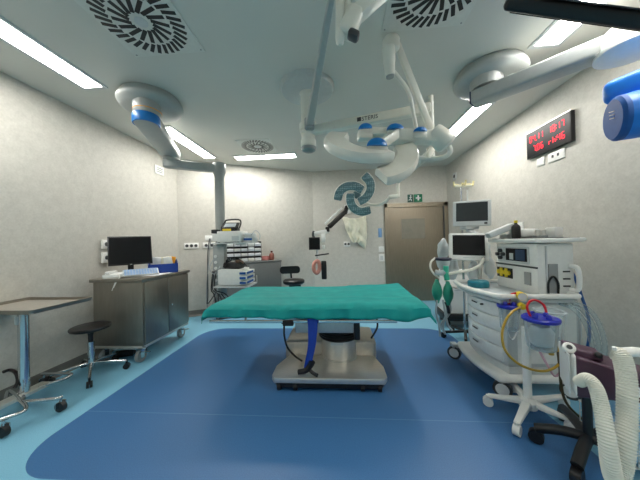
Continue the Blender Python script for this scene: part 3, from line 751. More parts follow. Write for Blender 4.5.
petal([at(372, 142, 1.96), at(388, 140, 2.06), at(402, 142, 2.06), at(412, 147, 1.98)], NA, .12, .06)

# second, far lamp head hanging from the same pole, lens side towards the camera
TL = at(357, 195, 3.3)
t = thing('satellite_lamp', 'smaller three petal surgical lamp with grey-green lenses, in front of the back wall', 'surgical lamp', TL)
Q = lambda v: V(v)-TL
a0, a1 = V((.83, 2.17, 2.085)), at(398, 181, 3.36)
MB().beam(Q(a0), Q(a1), .05, .06).build('spring_arm', LAMPW, t, bevel=.012)
MB().lathe(Q(a0), [(0, .045), (.035, .04), (.035, -.05), (0, -.055)], 18).build('pole_socket', LAMPW, t)
e1 = at(398.3, 196, 3.36); e2 = at(388.5, 197, 3.36)
MB().cyl(Q(a1+V((0, 0, .04))), Q(e1-V((0, 0, .01))), .022, seg=16).build('end_pole', LAMPW, t)
MB().beam(Q(e1), Q(e2), .05, .05).build('yoke_block', LAMPW, t, bevel=.008)
MB().tube([Q(e2), Q(at(387, 200, 3.36)), Q(at(381, 204, 3.38)), Q(at(372, 205, 3.4)), Q(at(362, 201, 3.38)), Q(at(357, 196, 3.36))], .02, 10, 6).build('yoke_arm', LAMPW, t)
ld = (-FW*.9-UP*.3).normalized(); lxv = RT.copy(); lyv = ld.cross(lxv).normalized(); lxv = lyv.cross(ld)
for k in range(3):
    ro = 2*PI*k/3
    C = [(.2, .2), (-.10, .36), (-.45, .34), (-.70, .14), (-.80, -.20)]
    pts = []
    for x, y in C:
        xr, yr = x*math.cos(ro)-y*math.sin(ro), x*math.sin(ro)+y*math.cos(ro)
        pts.append((lxv*xr+lyv*yr)*.335)
    o = MB().sweep(pts, -ld, .125, .05, 6).build('petal', LAMPW, t)
    MB().sweep([p+ld*.024 for p in pts], -ld, .111, .014, 6).build('lens', LENSD, o)
MB().lathe((0, 0, 0), [(0, .03), (.03, .03), (.05, .01), (.05, -.06), (0, -.06)], 22, ld).build('centre_handle', LEDLENS, t)

# monitor arm, upper beam of the same column
t = thing('monitor_arm', 'long white ceiling arm coming from the column towards the top of the photo', 'ceiling arm', LC+V((0, 0, -.42)))
o2 = LC+V((0, 0, -.42)); Q2 = lambda v: V(v)-o2
e0 = V((-.245, 2.36, 2.50)); e9 = V((.032, 1.0, 2.50))
MB().lathe(V((0, 0, 0)), [(.071, .04), (.09, .04), (.09, -.03), (.071, -.03)], 24).build('collar', LAMPW, t)
MB().taper(Q2(e0), Q2(e9), .075, .075, .026, .036).build('long_beam', PENDG, t, bevel=.014)
MB().lathe(Q2(e0), [(0, .04), (.05, .04), (.05, -.05), (.04, -.06), (0, -.06)], 20).build('beam_end', MIDG, t)
MB().cone([(Q2(at(340.5, -42, 1.0)), .019), (Q2(at(340, 38, 1.0)), .019), (Q2(at(340, 43, 1.0)), .016), (Q2(at(340, 45, 1.0)), .008)], 20).build('drop_post', LAMPW, t)
E0 = at(345, 24, 1.0); E1 = at(352, 18, 1.0)
MB().beam(Q2(at(345, 36, 1.0)), Q2(at(357, 10, 1.0)), .07, .075, FW).build('elbow_cover', LAMPW, t, bevel=.022, seg=3)
MB().beam(Q2(at(348, 33, .97)), Q2(at(359, 38, .97)), .045, .03, UP).build('elbow_end', DARKG, t, bevel=.012)
mm = V((.98, .92, 2.52))
MB().beam(Q2(at(353, 18, 1.0)), Q2(at(415, -38, 1.02)), .07, .055, UP).build('rising_arm', LAMPW, t, bevel=.012)
MB().tube([Q2(at(349, 15, 1.0)), Q2(at(346.5, -6, 1.02)), Q2(at(347, -40, 1.04))], .016, 10, 4).build('gas_strut', LAMPW, t)
MB().beam(Q2(at(415, -38, 1.02)), Q2((1.0, .98, 2.52)), .06, .05).build('far_arm', LAMPW, t, bevel=.012)
MB().cyl(Q2((1.0, .98, 2.55)), Q2((1.0, .98, 2.37)), .03, seg=16).build('monitor_hanger', LAMPW, t)

# monitor seen edge-on at the top right
c0 = at(506, 2, .90); c1 = at(700, 28, .753)
ax = (c1-c0).normalized(); vdir = ((c0+c1)/2-CAM).normalized(); vdir = (c0-CAM).normalized(); az = (vdir - ax*vdir.dot(ax)).normalized(); an = ax.cross(az).normalized()
t = thing('ceiling_monitor', 'black flat monitor seen edge-on at the top right corner', 'monitor', c0)
def slab(x0, x1, y0, y1, n0, n1): return MB().add([ax*x+az*y+an*n for n in (n0, n1) for x, y in ((x0, y0), (x1, y0), (x1, y1), (x0, y1))], [(3, 2, 1, 0), (4, 5, 6, 7), (0, 1, 5, 4), (1, 2, 6, 5), (2, 3, 7, 6), (3, 0, 4, 7)])
if an.z < 0: an = -an
LW = (c1-c0).length
slab(0, LW, 0, .42, -.024, .022).build('housing', BLACK, t, bevel=.014, seg=3)
slab(.03, LW-.03, .03, .39, -.0275, -.0245).build('screen', SCREEN, t)
slab(.02, LW-.02, -.003, .4, .0225, .026).build('back_edge', DARKG, t)

# ------------------------------------------------------------------ right supply boom
o_ = V((1.48, 2.41, CE))
t = thing('supply_boom', 'grey ceiling boom with bright blue covered joint at the right edge', 'medical boom', o_)
bell(t, .30)
MB().lathe(V((1.40, 2.32, 2.80))-o_, [(.11, 0), (.13, -.02), (.13, -.06), (.12, -.1), (0, -.1)], 28).build('swivel', PENDG, t)
ra, rb = V((1.31, 2.37, 2.635)), V((1.93, 1.70, 2.56))
ra.z = 2.63; rb.z = 2.6
d_ = (rb-ra).normalized()
MB().beam(ra-o_, rb-o_+d_*.05, .16, .12).build('upper_arm', PENDG, t, bevel=.022, seg=3)
MB().beam(ra-o_-d_*.008, ra-o_+d_*.004, .15, .11).build('end_plate', mat('end_blue_dark', (40, 50, 90), .4), t, bevel=.02)
MB().lathe(rb-o_, [(0, .08), (.12, .07), (.15, .03), (.15, -.06), (.17, -.065), (.17, -.085), (.12, -.11), (0, -.11)], 36).build('turntable', WHITE, t)
bc = at(632, 92, 1.5)
bl = rb + V((.0, -.08, -.30))
MB().box(at(642, 89, 1.50)-o_, (.34, .26, .15), rz=.5).build('blue_cover', BLUEBR, t, bevel=.05, seg=4)
e_ = at(621, 118, 1.42); dcap = (-.74*RT+.44*FW-.06*UP).normalized()
MB().cone([(e_-o_-dcap*.34, .125), (e_-o_-dcap*.05, .13), (e_-o_, .127)], 30).build('lower_arm_cover', BLUEBR, t)
cap = MB().cone([(e_-o_, .127), (e_-o_+dcap*.02, .127), (e_-o_+dcap*.035, .112)], 30).build('blue_end_cap', BLUEDK, t)
xs = dcap.cross(V((0, 0, 1))).normalized(); us = xs.cross(dcap)
mk = MB()
for i in range(3): mk.beam(e_-o_+dcap*.036-xs*.03+us*(.0+i*.02), e_-o_+dcap*.036+xs*.02+us*(.014+i*.02), .004, .005, dcap)
mk.build('white_marks', OFFW, cap)

# ------------------------------------------------------------------ wall fittings
def plate(name, label, cat, loc, w, h, d, normal, mat_=None, group=None, extras=()):
    t = thing(name, label, cat, loc, math.atan2(normal[1], normal[0])+PI/2, group)      # local -Y faces the room
    MB().box((0, -d/2, 0), (w, d, h)).build('cover', mat_ or WHITE, t, bevel=min(.004, d/3))
    for (nm, x, z, ew, eh, m_, rnd) in extras:
        if rnd: MB().cyl((x, -d-.002, z), (x, -d+.004, z), ew, seg=16).build(nm, m_, t)
        else: MB().box((x, -d, z), (ew, .006, eh)).build(nm, m_, t)
    return t
nR = (-1, 0); nL = (1, 0); nBk = (0, -1); nC = (nw.x, nw.y)
G = 'wall sockets and switches'
plate('wall_socket', 'triple socket plate on the slanted wall left of the boom tube', 'socket', wp(.22, .001)+V((0, 0, 1.32)), .24, .11, .012, nC, WHITE, G, [('outlet', x, 0, .028, 0, DARKG, 1) for x in (-.075, 0, .075)])
plate('wall_socket', 'double socket plate on the slanted wall nearest the boom tube', 'socket', wp(.52, .001)+V((0, 0, 1.32)), .22, .11, .012, nC, WHITE, G, [('outlet', x, 0, .028, 0, DARKG, 1) for x in (-.05, .05)])
plate('junction_plate', 'blank white plate above the double socket plate on the slanted wall', 'wall plate', wp(.54, .001)+V((0, 0, 1.46)), .18, .10, .012, nC, WHITE)
plate('wall_socket', 'double socket plate low under the cream drape on the back wall', 'socket', (.21, 5.419, 1.27), .15, .11, .012, nBk, WHITE, G, [('outlet', x, 0, .026, 0, DARKG, 1) for x in (-.035, .035)])
plate('sign_strip', 'narrow blue sign strip on the back wall beside the door', 'wall sign', (.94, 5.419, 1.50), .075, .20, .012, nBk, mat('strip_blue', (110, 150, 196), .5))
plate('door_switch', 'upper white switch plate beside the door frame', 'switch', (.96, 5.419, 1.14), .12, .12, .014, nBk, WHITE, G, [('button', 0, 0, .06, .06, OFFW, 0)])
plate('door_switch', 'lower white switch plate beside the door frame', 'switch', (.96, 5.419, .95), .12, .16, .014, nBk, WHITE, G, [('button', 0, 0, .06, .09, PALEG, 0)])
plate('wall_grille', 'small white printed grille high on the left wall near the boom elbow', 'grille', (-2.934, 3.82, 2.59), .20, .14, .014, nL, WHITE, None, [('slot', 0, z, .12, .014, MIDG, 0) for z in (-.03, 0, .03)])
plate('wall_socket', 'upper wall socket behind the black desktop monitor', 'socket', (-2.943, 2.86, 1.37), .10, .11, .03, nL, WHITE, G, [('outlet', 0, 0, .026, 0, DARKG, 1)])
plate('wall_socket', 'lower wall socket behind the black desktop monitor', 'socket', (-2.943, 2.86, 1.20), .10, .13, .03, nL, WHITE, G, [('outlet', 0, 0, .026, 0, DARKG, 1)])
plate('wall_switch', 'small square switch plate under the left of the red digital clock', 'switch', (2.389, 2.99, 2.20), .10, .09, .012, nR, WHITE, G, [('rocker', -.015, 0, .025, .05, OFFW, 0), ('rocker', .018, 0, .025, .05, OFFW, 0)])
plate('wall_switch', 'wide switch plate with two dark outlets under the red digital clock', 'switch', (2.389, 2.79, 2.20), .20, .10, .012, nR, WHITE, G, [('outlet', -.035, .005, .022, .03, DARKG, 0), ('outlet', .03, .005, .022, .03, DARKG, 0)])
plate('wall_socket', 'white socket plate on the right wall above the anaesthesia machine', 'socket', (2.389, 3.36, 1.475), .16, .09, .02, nR, WHITE, G)
plate('wall_sensor', 'small white wall sensor with dark lens high on the right wall near the door', 'sensor', (2.389, 5.03, 2.58), .12, .14, .02, nR, PALEG, None, [('lens', 0, 0, .035, 0, BLACK, 1)])
# exit sign
t = thing('exit_sign', 'green emergency exit sign above the steel door', 'sign', (1.715, 5.419, 2.235))
MB().box((.06, -.012, 0), (.175, .022, .165)).build('arrow_panel', GREENS, t, bevel=.002)
MB().box((-.105, -.010, 0), (.115, .018, .165)).build('figure_panel', mat('exit_green_dark', (20, 84, 70), .5), t, bevel=.002)
cr_ = MB(); cr_.box((.06, -.0245, 0), (.10, .003, .03)); cr_.box((.06, -.0245, 0), (.03, .003, .11))
cr_.build('white_cross', PAPER, t)
fg = MB(); fg.ball((-.098, -.0215, .055), (.014, .003, .014), 10, 6)
for a, b_ in (((-.10, .038), (-.108, -.012)), ((-.108, -.012), (-.085, -.035)), ((-.085, -.035), (-.09, -.065)), ((-.108, -.012), (-.13, -.04)), ((-.13, -.04), (-.148, -.04)), ((-.10, .03), (-.075, .01)), ((-.10, .03), (-.128, .012))):
    fg.beam((a[0], -.0205, a[1]), (b_[0], -.0205, b_[1]), .012, .003, (0, 1, 0))
fg.build('running_figure', PAPER, t)

# digital clock
t = thing('digital_clock', 'black digital wall clock with red numerals high on the right wall', 'clock', (2.389, 2.86, 2.43), -PI/2)
MB().box((0, -.02, 0), (.57, .04, .31)).build('case', BLACK, t, bevel=.004)
MB().box((0, -.0405, 0), (.55, .002, .29)).build('face', SCREEN, t)
fb = MB(); fb.b2((-.288, -.044, .152), (.288, 0, .158)); fb.build('top_trim', STEEL, t)
SEG = {'0': 'abcdef', '1': 'bc', '4': 'bcfg', '6': 'acdefg', '7': 'abc', '8': 'abcdefg', 'r': 'eg', 'h': 'cefg'}
def digit(m, ch, x, z, w, h):
    th = .008; y = -.0435
    pos = {'a': (0, h/2, 1), 'g': (0, 0, 1), 'd': (0, -h/2, 1), 'f': (-w/2, h/4, 0), 'b': (w/2, h/4, 0), 'e': (-w/2, -h/4, 0), 'c': (w/2, -h/4, 0)}
    for s in SEG[ch]:
        px, pz, hz = pos[s]
        m.box((x+px, y, z+pz), (w*.86, .003, th) if hz else (th, .003, h*.42))
def row(txt, x, z, w, h, gap):
    for ch in txt:
        if ch == ' ': x += gap*.6; continue
        if ch in '.:':
            m = MB().box((x-gap*.42, -.0435, z-h/2 if ch == '.' else z-h*.2), (.012, .003, .012))
            if ch == ':': m.box((x-gap*.42, -.0435, z+h*.2), (.012, .003, .012))
            m.build('point' if ch == '.' else 'colon', REDLED, t)
            x += gap*.1; continue
        m = MB(); digit(m, ch, x, z, w, h); x += gap; m.build('digit', REDLED, t)
row('04.11', -.215, .062, .028, .068, .050)
row('18:17', .045, .062, .028, .068, .050)
row('7.06', -.165, -.06, .028, .068, .050)
row('rh:46', .045, -.06, .028, .068, .050)

# ------------------------------------------------------------------ wall mounted microscope and its drape
mp = V((.24, 5.398, 2.04))
t = thing('operating_microscope', 'black and white jointed microscope arm reaching out from the back wall', 'microscope', mp)
Q = lambda x, y, d_: at(x, y, d_)-mp
MB().box((0, 0, 0), (.14, .04, .20)).build('wall_plate', OFFW, t, bevel=.01)
MB().tube([V((0, -.02, .03)), Q(350, 204, 5.2), Q(346, 208, 5.1)], .035, 12, 4).build('shoulder', PINK, t)
MB().tube([Q(347, 207, 5.1), Q(345, 213, 5.0)], .045, 12).build('shoulder_joint', BLACK, t)
MB().beam(Q(346, 211, 5.02), Q(329, 227, 4.8), .075, .085).build('black_arm', BLACK, t, bevel=.012)
MB().beam(Q(342, 208, 5.02), Q(325, 224, 4.8), .04, .04).build('white_cover', OFFW, t, bevel=.01)
MB().box(Q(327.5, 229.5, 4.8), (.08, .1, .10)).build('elbow', BLACK, t, bevel=.015)
MB().beam(Q(329, 231, 4.8), Q(314, 234, 4.72), .07, .085).build('forearm', OFFW, t, bevel=.012)
MB().box(Q(323.5, 238, 4.72), (.08, .1, .17)).build('head_housing', OFFW, t, bevel=.012)
MB().box(Q(323.5, 247, 4.72), (.06, .08, .08)).build('head_lower', OFFW, t, bevel=.012)
MB().tube([Q(314, 231, 4.72), Q(313, 235, 4.72), Q(315, 240, 4.70)], .025, 10, 3).build('screen_hinge', DARKG, t)
MB().box(Q(314.5, 243.5, 4.66), (.215, .035, .24)).build('display_panel', BLACK, t, bevel=.006)
MB().box(Q(314.5, 243.5, 4.64), (.18, .006, .20)).build('screen', SCREEN, t)
MB().cyl(Q(317.5, 248, 4.72), Q(317, 256, 4.72), .02, seg=12).build('link', PALEG, t)
MB().beam(Q(315, 255.6, 4.7), Q(329, 253.6, 4.7), .05, .025).build('handle_bar', BLACK, t, bevel=.006)
MB().cyl(Q(317, 256, 4.72), Q(317, 262, 4.72), .012, seg=10).build('lens_stem', PALEG, t)
MB().box(Q(324, 270, 4.7), (.10, .09, .36), rz=.1).build('eyepiece_body', BLACK, t, bevel=.02)
MB().tube([Q(317, 261, 4.68), Q(314, 264, 4.66), Q(314, 270, 4.66), Q(317, 273, 4.66), Q(319.5, 269, 4.68), Q(319, 263, 4.68)], .038, 10, 5, close=True).build('covered_handle', PINK, t)
# cream drape
dm = MB(); n, k = 26, 16; o0 = V((.375, 5.38, 1.86))
for j in range(k+1):
    v = j/k
    hw = .26*(1-v)**.7 + .085*v; cx = .0 + .05*v
    for i in range(n+1):
        u = i/n*2-1
        x = cx + u*hw; z = -.56*v - .04*math.cos(u*2.2)*(1-v) + (-.10*max(0, u)**2*v)
        y = .055 - .055*math.cos(u*1.5) - .06*math.sin(u*8+v*4)*(.25+.75*v)*.8 - .05*(1-v)*(1-u*u) - .02
        y -= .05*(.5+NZ.noise(V((x*11, z*7, 2.)))) + .025*abs(math.sin(z*13+x*16)); x += .03*NZ.noise(V((x*8, z*9, 7.)))
        if u > .55: x += .09*v*(u-.55)/.45; z -= .05*v*(u-.55)/.45
        dm.v.append((x, y, z))
for j in range(k):
    for i in range(n): a = j*(n+1)+i; dm.f.append((a, a+1, a+n+2, a+n+1)); dm.mi.append(0)
dcl = dm.build('plastic_drape', CREAM); dcl.location = o0
tag(dcl, 'crumpled cream plastic drape hanging on the back wall beside the microscope', 'drape')
md = dcl.modifiers.new('thickness', 'SOLIDIFY'); md.thickness = .006

# ------------------------------------------------------------------ anaesthesia machine
am = V((1.62, 2.42, 0))
t = thing('anaesthesia_machine', 'large white wheeled anaesthesia machine with drawers by the right wall', 'anaesthesia machine', am)
L = lambda x, y, z: (x-am.x, y-am.y, z)
def bow(x0, x1, y0, y1, bulge, n=10):
    return [(x1-am.x, y0-am.y), (x1-am.x, y1-am.y)] + [(x0-am.x-bulge*math.sin(PI*i/n), y1-am.y+(y0-y1)*i/n) for i in range(n+1)]
MB().prism(bow(1.30, 1.93, 2.09, 2.82, .05), .125, .19).build('base', WHITE, t, bevel=.03, seg=3)
MB().prism(bow(1.40, 1.95, 2.13, 2.74, .05), .18, .25).build('plinth', PALEG, t, bevel=.01)
MB().prism(bow(1.39, 1.95, 2.13, 2.72, .05), .25, .79).build('body', PALEG, t, bevel=.008)
for i in range(4):
    za = .275+i*.125
    dr_ = MB().prism(bow(1.37, 1.45, 2.16, 2.70, .055), za, za+.115).build('drawer', mat('drawer_white', (222, 226, 225), .4), t, bevel=.006)
    MB().box(L(1.325, 2.46, za+.075), (.03, .10, .022)).build('handle', PALEG, dr_, bevel=.006)
    MB().box(L(1.314, 2.46, za+.066), (.012, .08, .012)).build('grip_slot', BLACK, dr_)
    if i == 3: MB().cyl(L(1.335, 2.34, za+.07), L(1.30, 2.34, za+.07), .008, seg=10).build('lock', DARKG, dr_)
MB().b2(L(1.47, 2.128, .28), L(1.93, 2.134, .77)).build('side_panel', OFFW, t)
MB().prism(bow(1.31, 1.89, 2.08, 2.80, .06), .79, .835).build('worktop', mat('worktop_grey', (186, 194, 196), .35), t, bevel=.01)
rl = [(x, y, .85) for x, y in bow(1.30, 1.89, 2.065, 2.82, .065)]
MB().tube([V(p) for p in rl], .022, 10, close=True).build('worktop_rail', WHITE, t)
# console
MB().b2(L(1.6550, 2.14, .835), L(1.94, 2.66, 1.27)).build('console', OFFW, t, bevel=.012)
MB().b2(L(1.5950, 2.08, 1.28), L(1.99, 2.71, 1.315)).build('top_shelf', WHITE, t, bevel=.012)
MB().b2(L(1.6250, 2.11, 1.3155), L(1.96, 2.68, 1.319)).build('shelf_mat', DARKG, t)
MB().b2(L(1.6400, 2.22, 1.09), L(1.6560, 2.62, 1.24)).build('display_bay', PALEG, t, bevel=.004)
MB().b2(L(1.6360, 2.23, 1.11), L(1.6410, 2.49, 1.225)).build('display', SCREEN, t)
MB().b2(L(1.6345, 2.25, 1.12), L(1.6370, 2.36, 1.215)).build('display_graphic', mat('screen_blue', (34, 62, 96), .3), t)
MB().b2(L(1.6345, 2.39, 1.12), L(1.6370, 2.44, 1.18)).build('display_tile', PALEG, t)
kn = MB()
for (y, z) in ((2.56, 1.20), (2.56, 1.13), (2.60, 1.165), (2.52, 1.165)): kn.cyl(L(1.6410, y, z), L(1.6150, y, z), .018, seg=14)
kn.build('knobs', DARKG, t)
MB().b2(L(1.6470, 2.14, 1.06), L(1.6570, 2.66, 1.075)).build('console_seam', DARKG, t)
MB().b2(L(1.6450, 2.43, .935), L(1.6560, 2.64, 1.03)).build('warning_panel', BLACK, t)
kn = MB()
for y in (2.465, 2.535, 2.605): kn.cyl(L(1.6470, y, .985), L(1.6300, y, .985), .022, seg=12)
for y in (2.50, 2.57): kn.box(L(1.6410, y, .985), (.012, .03, .085))
kn.build('yellow_controls', YELLB, t)
MB().b2(L(1.6470, 2.21, .91), L(1.6560, 2.28, 1.02)).build('label_plate', MIDG, t)
# near side of the console
MB().b2(L(1.7350, 2.130, .84), L(1.8050, 2.141, 1.10)).build('flowmeter_window', MIDG, t)
MB().b2(L(1.7150, 2.130, .84), L(1.7250, 2.141, 1.25)).build('side_seam', PALEG, t)
mk = MB()
for z in (.91, .97, 1.03): mk.b2(L(1.85, 2.132, z), L(1.90, 2.141, z+.012))
mk.build('side_marks', DARKG, t)
MB().tube([L(1.90, 2.14, 1.08), L(1.93, 2.10, 1.06), L(1.93, 2.10, .90), L(1.90, 2.14, .88)], .018, 10, 5).build('grab_handle', WHITE, t)
MB().tube([L(1.7250, 2.13, .845), L(1.7200, 2.12, .95), L(1.7550, 2.115, 1.0), L(1.7950, 2.12, .94), L(1.8000, 2.13, .845)], .008, 8, 6).build('black_tube', BLACK, t)
# casters
for (x, y) in ((1.345, 2.135), (1.265, 2.80), (1.87, 2.13), (1.87, 2.76)):
    f_ = MB().box(L(x+.01, y+.02, .14), (.07, .09, .05)).build('caster_hood', PALEG, t, bevel=.015)
    ca = V((.62, .78, 0)); cc = V(L(x, y, .068))
    w_ = MB().cyl(cc-ca*.022, cc+ca*.022, .068, seg=26).build('wheel', DARKG, f_)
    MB().cyl(cc-ca*.026, cc+ca*.026, .048, seg=22).build('wheel_cover', WHITE, f_)
# soda canister on the worktop
MB().lathe(L(1.42, 2.58, .835), [(0, 0), (.09, 0), (.095, .01), (.095, .05), (.085, .062), (0, .065)], 28).build('absorber_lid', TEALLID, t)
# monitor column at the far end and two screens
MB().cyl(L(1.60, 2.86, .70), L(1.60, 2.86, 1.36), .022, seg=14).build('monitor_post', STEEL, t)
MB().beam(L(1.56, 2.80, .80), L(1.60, 2.87, .80), .05, .06).build('post_clamp', STEEL, t)
# hoses at the wall side
MB().tube([L(1.95, 2.25, 1.10), L(2.01, 2.23, 1.0), L(2.06, 2.22, .82), L(2.11, 2.22, .62), L(2.12, 2.24, .40), L(2.07, 2.3, .12), L(1.95, 2.4, .1)], .011, 9, 7).build('gas_hose', BLUEH, t)
MB().tube([L(1.95, 2.28, 1.04), L(1.99, 2.23, .9), L(2.03, 2.22, .7), L(2.05, 2.24, .4), L(2.0, 2.3, .14)], .011, 9, 7).build('gas_hose', PALEG, t)
for k in range(3):
    MB().tube([L(1.80+.05*k, 2.12, .78), L(1.83+.055*k, 2.05, .76), L(1.89+.05*k, 2.02, .66), L(1.93+.045*k, 2.01, .5), L(1.94+.04*k, 2.02, .36)], .016, 9, 8, rib=.07).build('corrugated_hose', CLEAR, t)

def screen_dev(name, label, c, w, h, d, yaw, tilt, roll, scr, body):
    t = thing(name, label, 'monitor', c); t.rotation_euler = (tilt, roll, yaw)
    MB().box((0, d/2, 0), (w, d, h)).build('housing', body, t, bevel=.012)
    MB().box((0, -.0015, h*.05), (w*.82, .004, h*.74)).build('screen', scr, t)
    MB().box((w*.36, -.002, -h*.41), (.03, .004, .02)).build('key', BLACK, t)
    MB().box((-.0, -.002, -h*.41), (w*.3, .003, .008)).build('button_strip', PALEG, t)
    MB().box((0, d+.02, -h*.1), (w*.5, .05, h*.5)).build('rear_housing', PALEG, t, bevel=.01)
    return t
c_up = at(471.5, 213, 2.95); c_lo = at(468.5, 246.5, 2.72)
M1 = screen_dev('patient_monitor', 'upper grey-screened patient monitor above the white drawers', c_up, .40, .31, .07, math.radians(-26), math.radians(-4), math.radians(1.5), SCREENG, PALEG)
M2 = screen_dev('patient_monitor', 'lower black-screened patient monitor with white frame', c_lo, .385, .31, .06, math.radians(-17), math.radians(-10), math.radians(2.), SCREEN, WHITE)
M1['group'] = M2['group'] = 'monitors of the anaesthesia machine'
MB().beam(L(1.60, 2.86, 1.34), L(c_up.x+.04, c_up.y+.16, 1.44), .06, .05).build('monitor_bracket', PALEG, t, bevel=.008)
MB().box(L(c_up.x+.02, c_up.y+.10, c_up.z-.17), (.16, .16, .05)).build('monitor_cradle', PALEG, t, bevel=.01)
MB().beam(L(1.60, 2.86, 1.2), L(c_lo.x+.03, c_lo.y+.10, c_lo.z-.02), .05, .05).build('monitor_bracket', PALEG, t, bevel=.008)

# stuff on top of the machine
ts = 1.3195
t = thing('tablet_reader', 'grey tilted tablet shaped device at the far end of the machine top', 'medical device', (1.72, 2.60, ts))
MB().box((-.06, 0, .08), (.24, .16, .055), ry=-.42, rz=-.3).build('case', PALEG, t, bevel=.008)
MB().box((.02, 0, .02), (.1, .12, .045)).build('foot', OFFW, t, bevel=.006)
bottle('agent_bottle', 'dark bottle with yellow cap on top of the machine', (1.71, 2.45, ts), .036, .17, BLACK, YELLB)
MB2 = MB(); MB2.box((0, 0, .045), (.22, .16, .09)); 
bx = MB2.build('white_pouch', OFFW, None, bevel=.035, seg=4); bx.location = (1.84, 2.53, ts); bx.rotation_euler = (0, 0, .2)
tag(bx, 'soft white pouch on the machine top beside the dark bottle', 'pouch')
bx = MB().box((0, 0, .045), (.10, .08, .09)).build('small_carton', WHITE, None, bevel=.01); bx.location = (1.91, 2.28, ts); bx.rotation_euler = (0, 0, .3)
tag(bx, 'small white carton at the right of the machine top', 'box')
t = thing('vial_holder', 'grey metal clip holder between white pouch and white carton on the machine top', 'holder', (1.82, 2.31, ts))
MB().box((0, 0, .01), (.09, .06, .02)).build('base', MIDG, t, bevel=.004)
cl = MB()
for x in (-.025, .025): cl.lathe((x, 0, .02), [(.0, 0), (.018, 0), (.018, .05), (0, .05)], 12)
cl.build('clips', STEEL, t)

# breathing circuit: arm, bags and tubing
bp = at(441, 268, 2.72)
t = thing('breathing_circuit', 'breathing circuit with two green bags and hoses hanging left of the machine', 'breathing circuit', (bp.x, bp.y, 0))
Q = lambda x, y, d_: at(x, y, d_)-V((bp.x, bp.y, 0))
for (x, y, d_, ww) in ((437, 291, 2.74, .055), (448, 293, 2.70, .055)):
    c = Q(x, y, d_)
    bag = MB().lathe(c, [(0, .135), (.018, .13), (.022, .11), (ww*.8, .06), (ww, 0), (ww*.9, -.05), (ww*.45, -.11), (.018, -.135), (0, -.14)], 16); bag.build('green_bag', GREENB, t)
MB().tube([Q(446, 266, 2.7), Q(446, 272, 2.7), Q(447, 280, 2.7)], .028, 10, 3).build('green_connector', mat('connector_green', (60, 180, 150), .4), t)
MB().tube([Q(435, 272, 2.74), Q(440, 273, 2.72), Q(447, 272, 2.7)], .03, 10, 3).build('clear_elbow', CLEARW, t)
MB().tube([Q(439, 278, 2.74), Q(434, 274, 2.74), Q(430.5, 268, 2.76), Q(431, 262, 2.78), Q(435, 258, 2.8)], .011, 8, 6).build('white_hose', HOSEW, t)
MB().tube([Q(447, 274, 2.7), Q(458, 272, 2.66), Q(470, 270, 2.62), Q(480, 265, 2.6), Q(484, 258, 2.6)], .016, 8, 8, rib=.06).build('white_hose', HOSEW, t)
rg = MB(); rc = Q(443, 259, 2.78)
rg.tube([rc+V((.075*math.cos(a), .075*math.sin(a), .0)) for a in [2*PI*i/14 for i in range(14)]], .016, 9, close=True)
rg.build('mask_cuff', mat('cuff_navy', (28, 28, 56), .4), t)
MB().lathe(rc, [(.07, -.005), (.075, -.03), (.06, -.09), (.03, -.13), (.02, -.15)], 18).build('face_mask', CLEARW, t)
for k, (x0_, x1_) in enumerate(((437, 440), (447, 443), (449, 440), (443, 446))):
    MB().tube([Q(x0_, 300, 2.72), Q(x0_-1+k, 312, 2.74), Q(x1_+(k-1), 325, 2.8), Q(x1_+2*k, 336-2*k, 2.84)], .012, 8, 6).build('drain_tube', CLEARW, t)
MB().tube([Q(443, 273, 2.74), Q(448, 284, 2.78), Q(458, 288, 2.74), Q(466, 283, 2.7)], .012, 8, 6).build('support_arm', STEEL, t)
t2 = MB().tube([Q(446, 302, 2.71), Q(448, 308, 2.71), Q(449, 313, 2.72)], .018, 8, 3).build('black_sleeve', BLACK, t)

# clear plastic bags behind the lower monitor
bgm = MB(); 
M_ = Matrix.Rotation(.4, 3, 'Z')
for (x, y, d_, r_) in ((443, 250, 3.0, .13), (452, 268, 2.95, .14), (490, 268, 2.78, .12), (484, 252, 2.85, .15), (474, 272, 2.80, .13)):
    c = at(x, y, d_); bgm = MB(); bgm.ball((0, 0, 0), (r_*.62, r_*.4, r_), 18, 12, M_)
    bgm.v = [tuple(V(v)*(1+.28*NZ.noise(V(v)*16+c))) for v in bgm.v]
    nm = bgm.build('plastic_bag', BAGC); nm.location = c
    tag(nm, {443: 'crumpled clear plastic bag left of the lower patient monitor', 452: 'crumpled clear plastic bag below the lower patient monitor', 490: 'crumpled clear plastic bag below right of the lower patient monitor', 484: 'crumpled clear plastic bag right of the lower patient monitor', 474: 'crumpled clear plastic bag above the white worktop end'}[x], 'plastic bag', 'clear plastic bags around the monitors')

